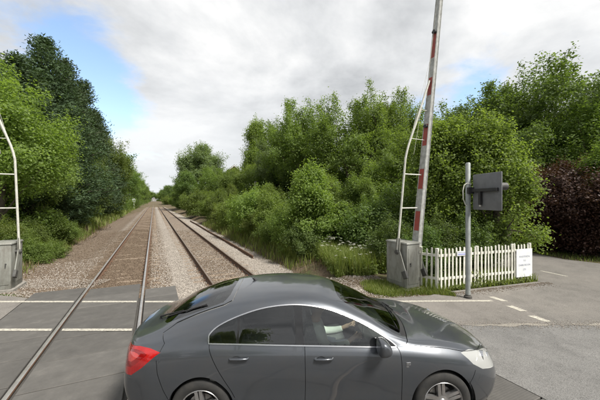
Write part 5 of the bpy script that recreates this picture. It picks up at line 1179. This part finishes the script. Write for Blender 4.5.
    m = MB(); m.tube([on(2.75, 8.05, .0, -1), on(2.85, 8.05, .03, -1), on(3.4, 7.85, .026, -1), on(4.2, 7.55, .02, -1)], [.016, .012, .009, .006], 8)
    m.tube([on(3.45, 7.75, .012, -1), on(4.3, 7.5, .012, -1), on(4.95, 7.42, .012, -1)], .009, 6); m.build('rear_wiper', M['dark'], rscr, smooth=True)
    for sd, t0, t1 in ((1, 7.5, 8.6), (1, 8.7, 9.0)):
        m = MB(); e = on(9.86, 7.45 if t0 < 8 else 8.25, .012, -1 if t0 > 8 else -1)
        m.tube([on(10.06, t1, .02, 1 if t0 < 8 else 1), on(9.9, (t1+8)/2, .02, 1), e], [.010, .008, .005], 6)
        m.build('windscreen_wiper', M['dark'], scr, smooth=True)
    p = on(6.15, 9, 0)
    m = MB(); m.tube([(p[0]+.03, 0, p[2]-.004), (p[0], 0, p[2]+.02), (p[0]-.02, 0, p[2]+.026)], [.022, .016, .008], 10); m.tube([(p[0]-.01, 0, p[2]+.024), (p[0]-.15, 0, p[2]+.15)], [.004, .0022], 6); m.build('aerial', M['dark'], car, smooth=True)
    for k, sd in enumerate((1, -1)):
        s_, t_ = inv(2.335, .765); y = S(s_, t_)[1]
        m = MB()
        for dz, ln in ((.016, .05), (-.004, .048), (-.026, .03)): m.box((2.30+ln/2, (y+.002)*sd, .787+dz), (ln, .005, .011), rz=R(1))
        m.build('side_badge', M['chrome'], doors['front_wing'][k])
    m = MB(); m.box((-.982, 0, .80), (.012, .52, .11), ry=R(-4)); m.build('number_plate', M['plate'], boot)
    m = MB(); m.tube([on(15, 4.4, .006), on(14.5, 4.4, .006), on(14.1, 4.4, .004)], .011, 8); m.tube([on(15, 4.4, .006), on(14.5, 4.4, .006, -1), on(14.1, 4.4, .004, -1)], .011, 8); m.build('grille_bar', M['chrome'], car, smooth=True)
    # interior
    def seat(x, y, w, bench=False):
        m = MB(); m.box((x+.02, y, .52), (.50, w, .16), ry=R(-8)); m.box((x-.26, y, .82), (.13, w, .62), ry=R(-16))
        hy = (y,) if not bench else (y-.42, y, y+.42)
        for q in hy: m.box((x-.40, q, 1.20), (.09, .25, .17), ry=R(-12))
        for q in hy:
            for e in (-.06, .06): m.tube([(x-.34, q+e, 1.05), (x-.39, q+e, 1.16)], .008, 5)
        return m.build('rear_bench' if bench else 'front_seat', M['seat'], car, bevel=.03, smooth=True)
    seat(1.55, -.37, .50); seat(1.55, .37, .50); seat(.42, 0, 1.28, True)
    m = MB(); m.prism([(1.93,.55),(1.89,.80),(1.94,.90),(2.02,.95),(2.30,.97),(2.32,.50),(2.05,.48)], -.74, .74, Matrix.Rotation(R(90), 4, 'X')); m.build('dashboard', M['trim'], car)
    m = MB(); m.lathe([(.175+.014*math.cos(a), .014*math.sin(a)) for a in np.linspace(0, 2*math.pi, 9)[:-1]], 32, Matrix.Translation((1.87, -.37, .88)) @ Matrix.Rotation(R(-66), 4, 'Y'), close=True)
    Mw = Matrix.Translation((1.87, -.37, .88)) @ Matrix.Rotation(R(-66), 4, 'Y')
    for a in (R(90), R(-90), R(180)): m.tube([Mw @ Vector((.03*math.cos(a), .03*math.sin(a), -.02)), Mw @ Vector((.175*math.cos(a), .175*math.sin(a), 0))], .014, 6)
    m.lathe([(.0001, .012), (.05, .01), (.06, -.02)], 16, Mw); m.tube([Mw @ Vector((0, 0, -.02)), (1.97, -.37, .80)], .03, 8)
    m.build('steering_wheel', M['dark'], car, smooth=True)
    m = MB(); m.box((-.28, 0, .93), (.62, 1.25, .02)); m.build('parcel_shelf', M['dark'], car)
    m = MB(); m.box((1.2, 0, .37), (2.4, 1.5, .03)); m.build('cabin_floor', M['dark'], car)
    m = MB(); m.box((1.72, -.02, 1.36), (.03, .22, .06), rz=R(-12)); m.tube([(1.74, 0, 1.35), (1.70, 0, 1.42)], .01, 6); m.build('rear_view_mirror', M['dark'], car, bevel=.008)
    return car
CAR_RZ = math.atan2(.14, 2.735)
_rw = Vector((-1.093, 3.28, 0))      # outer face of the near rear wheel on the ground
CAR_LOC = _rw + Matrix.Rotation(CAR_RZ, 3, 'Z') @ Vector((0, .915, 0))
the_car = build_car(CAR_LOC, CAR_RZ)

# ------------------------------------------------------------------ the driver
def build_driver():
    ML = {'skin': simple('person_skin', (.50, .33, .25), (.45, .29, .22), .55), 'shirt': simple('person_pale_shirt', (.72, .73, .69), (.64, .65, .62), .9, 10, bump=.3, bscale=30),
          'hair': simple('person_grey_hair', (.20, .18, .16), (.13, .12, .11), .8, 50), 'trousers': simple('person_trousers', (.05, .055, .075), (.035, .04, .055), .9)}
    p = empty('person', CAR_LOC + Matrix.Rotation(CAR_RZ, 3, 'Z') @ Vector((.22, 0, .02)), CAR_RZ, 'driver in a pale shirt seated at the wheel of the dark grey car', 'person')
    def skin(name, verts, edges, rad, mat, root, parent, sub=2):
        me = bpy.data.meshes.new(name); me.from_pydata(verts, edges, []); me.update()
        o = link(name, me, parent, mat)
        o.modifiers.new('skin', 'SKIN')
        if not me.skin_vertices: 
            bm = bmesh.new(); bm.from_mesh(me); bm.verts.layers.skin.verify(); bm.to_mesh(me); bm.free()
        for i, r in enumerate(rad):
            sv = me.skin_vertices[0].data[i]; sv.radius = (r, r) if isinstance(r, float) else r; sv.use_root = (i == root)
        s = o.modifiers.new('sub', 'SUBSURF'); s.levels = s.render_levels = sub
        o.modifiers['skin'].use_smooth_shade = True
        return o
    y = -.37
    V = [(1.17,y,.66),(1.13,y,.82),(1.10,y,.98),(1.10,y,1.08),(1.12,y,1.15),(1.145,y,1.24),(1.14,y,1.32)]
    E = [(0,1),(1,2),(2,3),(3,4),(4,5),(5,6)]; Rr = [.145,(.15,.12),(.16,.12),.085,.055,(.078,.095),(.068,.082)]
    V.append((1.245,y,1.225)); E.append((5,7)); Rr.append(.016)                     # nose
    for sd in (1, -1):
        b = len(V); V += [(1.10,y+.17*sd,1.02),(1.22,y+.24*sd,.82),(1.44,y+.22*sd,.84),(1.545,y+.185*sd,.905),(1.60,y+.175*sd,.935)]
        E += [(2,b),(b,b+1),(b+1,b+2),(b+2,b+3),(b+3,b+4)]; Rr += [.062,.048,.036,.028,(.036,.018)]
        for k in range(4):                                                          # fingers close over the rim
            c = len(V); V += [(1.640-.004*k, y+(.172+.008-.0*k)*sd, .975-.020*k), (1.668, y+(.180)*sd, .962-.020*k)]
            E += [(b+4,c),(c,c+1)]; Rr += [.0085,.0075]
        c = len(V); V += [(1.60,y+.150*sd,.955),(1.615,y+.140*sd,.975)]; E += [(b+3,c),(c,c+1)]; Rr += [.0095,.0085]
        b = len(V); V += [(1.22,y+.10*sd,.65),(1.62,y+.12*sd,.70),(1.86,y+.10*sd,.42),(1.97,y+.10*sd,.42)]
        E += [(0,b),(b,b+1),(b+1,b+2),(b+2,b+3)]; Rr += [.085,.06,.042,.036]
    skin('body', V, E, Rr, ML['skin'], 0, p)
    sv = [(1.17,y,.66),(1.13,y,.82),(1.10,y,.98),(1.10,y,1.075)]; se = [(0,1),(1,2),(2,3)]; sr = [.156,(.165,.135),(.178,.136),.092]
    for sd in (1, -1):
        b = len(sv); sv += [(1.10,y+.17*sd,1.02),(1.22,y+.24*sd,.82),(1.44,y+.22*sd,.84),(1.51,y+.197*sd,.885)]; se += [(2,b),(b,b+1),(b+1,b+2),(b+2,b+3)]; sr += [.082,.064,.050,.042]
    skin('shirt', sv, se, sr, ML['shirt'], 0, p)
    tv = [(1.17,y,.65)]; te = []; tr = [.155]
    for sd in (1, -1):
        b = len(tv); tv += [(1.22,y+.10*sd,.65),(1.62,y+.12*sd,.70),(1.85,y+.10*sd,.44)]; te += [(0,b),(b,b+1),(b+1,b+2)]; tr += [.095,.072,.056]
    skin('trousers', tv, te, tr, ML['trousers'], 0, p)
    m = MB(); bm = bmesh.new(); bmesh.ops.create_icosphere(bm, subdivisions=3, radius=1)
    for v in bm.verts:
        k = 1+.05*math.sin(9*v.co.x+4*v.co.y)*math.cos(7*v.co.z); v.co = Vector((1.125+v.co.x*.100*k, y+v.co.y*.086*k, 1.30+v.co.z*.100*k))
    bmesh.ops.delete(bm, geom=[v for v in bm.verts if v.co.x > 1.165 and v.co.z < 1.355 or v.co.z < 1.235], context='VERTS')
    me = bpy.data.meshes.new('hair'); bm.to_mesh(me); bm.free(); sharp_smooth(me, 80); link('hair', me, p, ML['hair'])
    for sd in (1, -1):
        m = MB(); m.lathe([(.0001,.006),(.012,.004),(.013,-.004),(.0001,-.006)], 10, Matrix.Translation((1.215, y+.034*sd, 1.255)) @ Matrix.Rotation(R(90), 4, 'Y')); m.build('eye', M_EYE, p, smooth=True)
    return p
M_EYE = simple('person_eye', (.06, .05, .045), (.5, .5, .48), .2, 40)
build_driver()
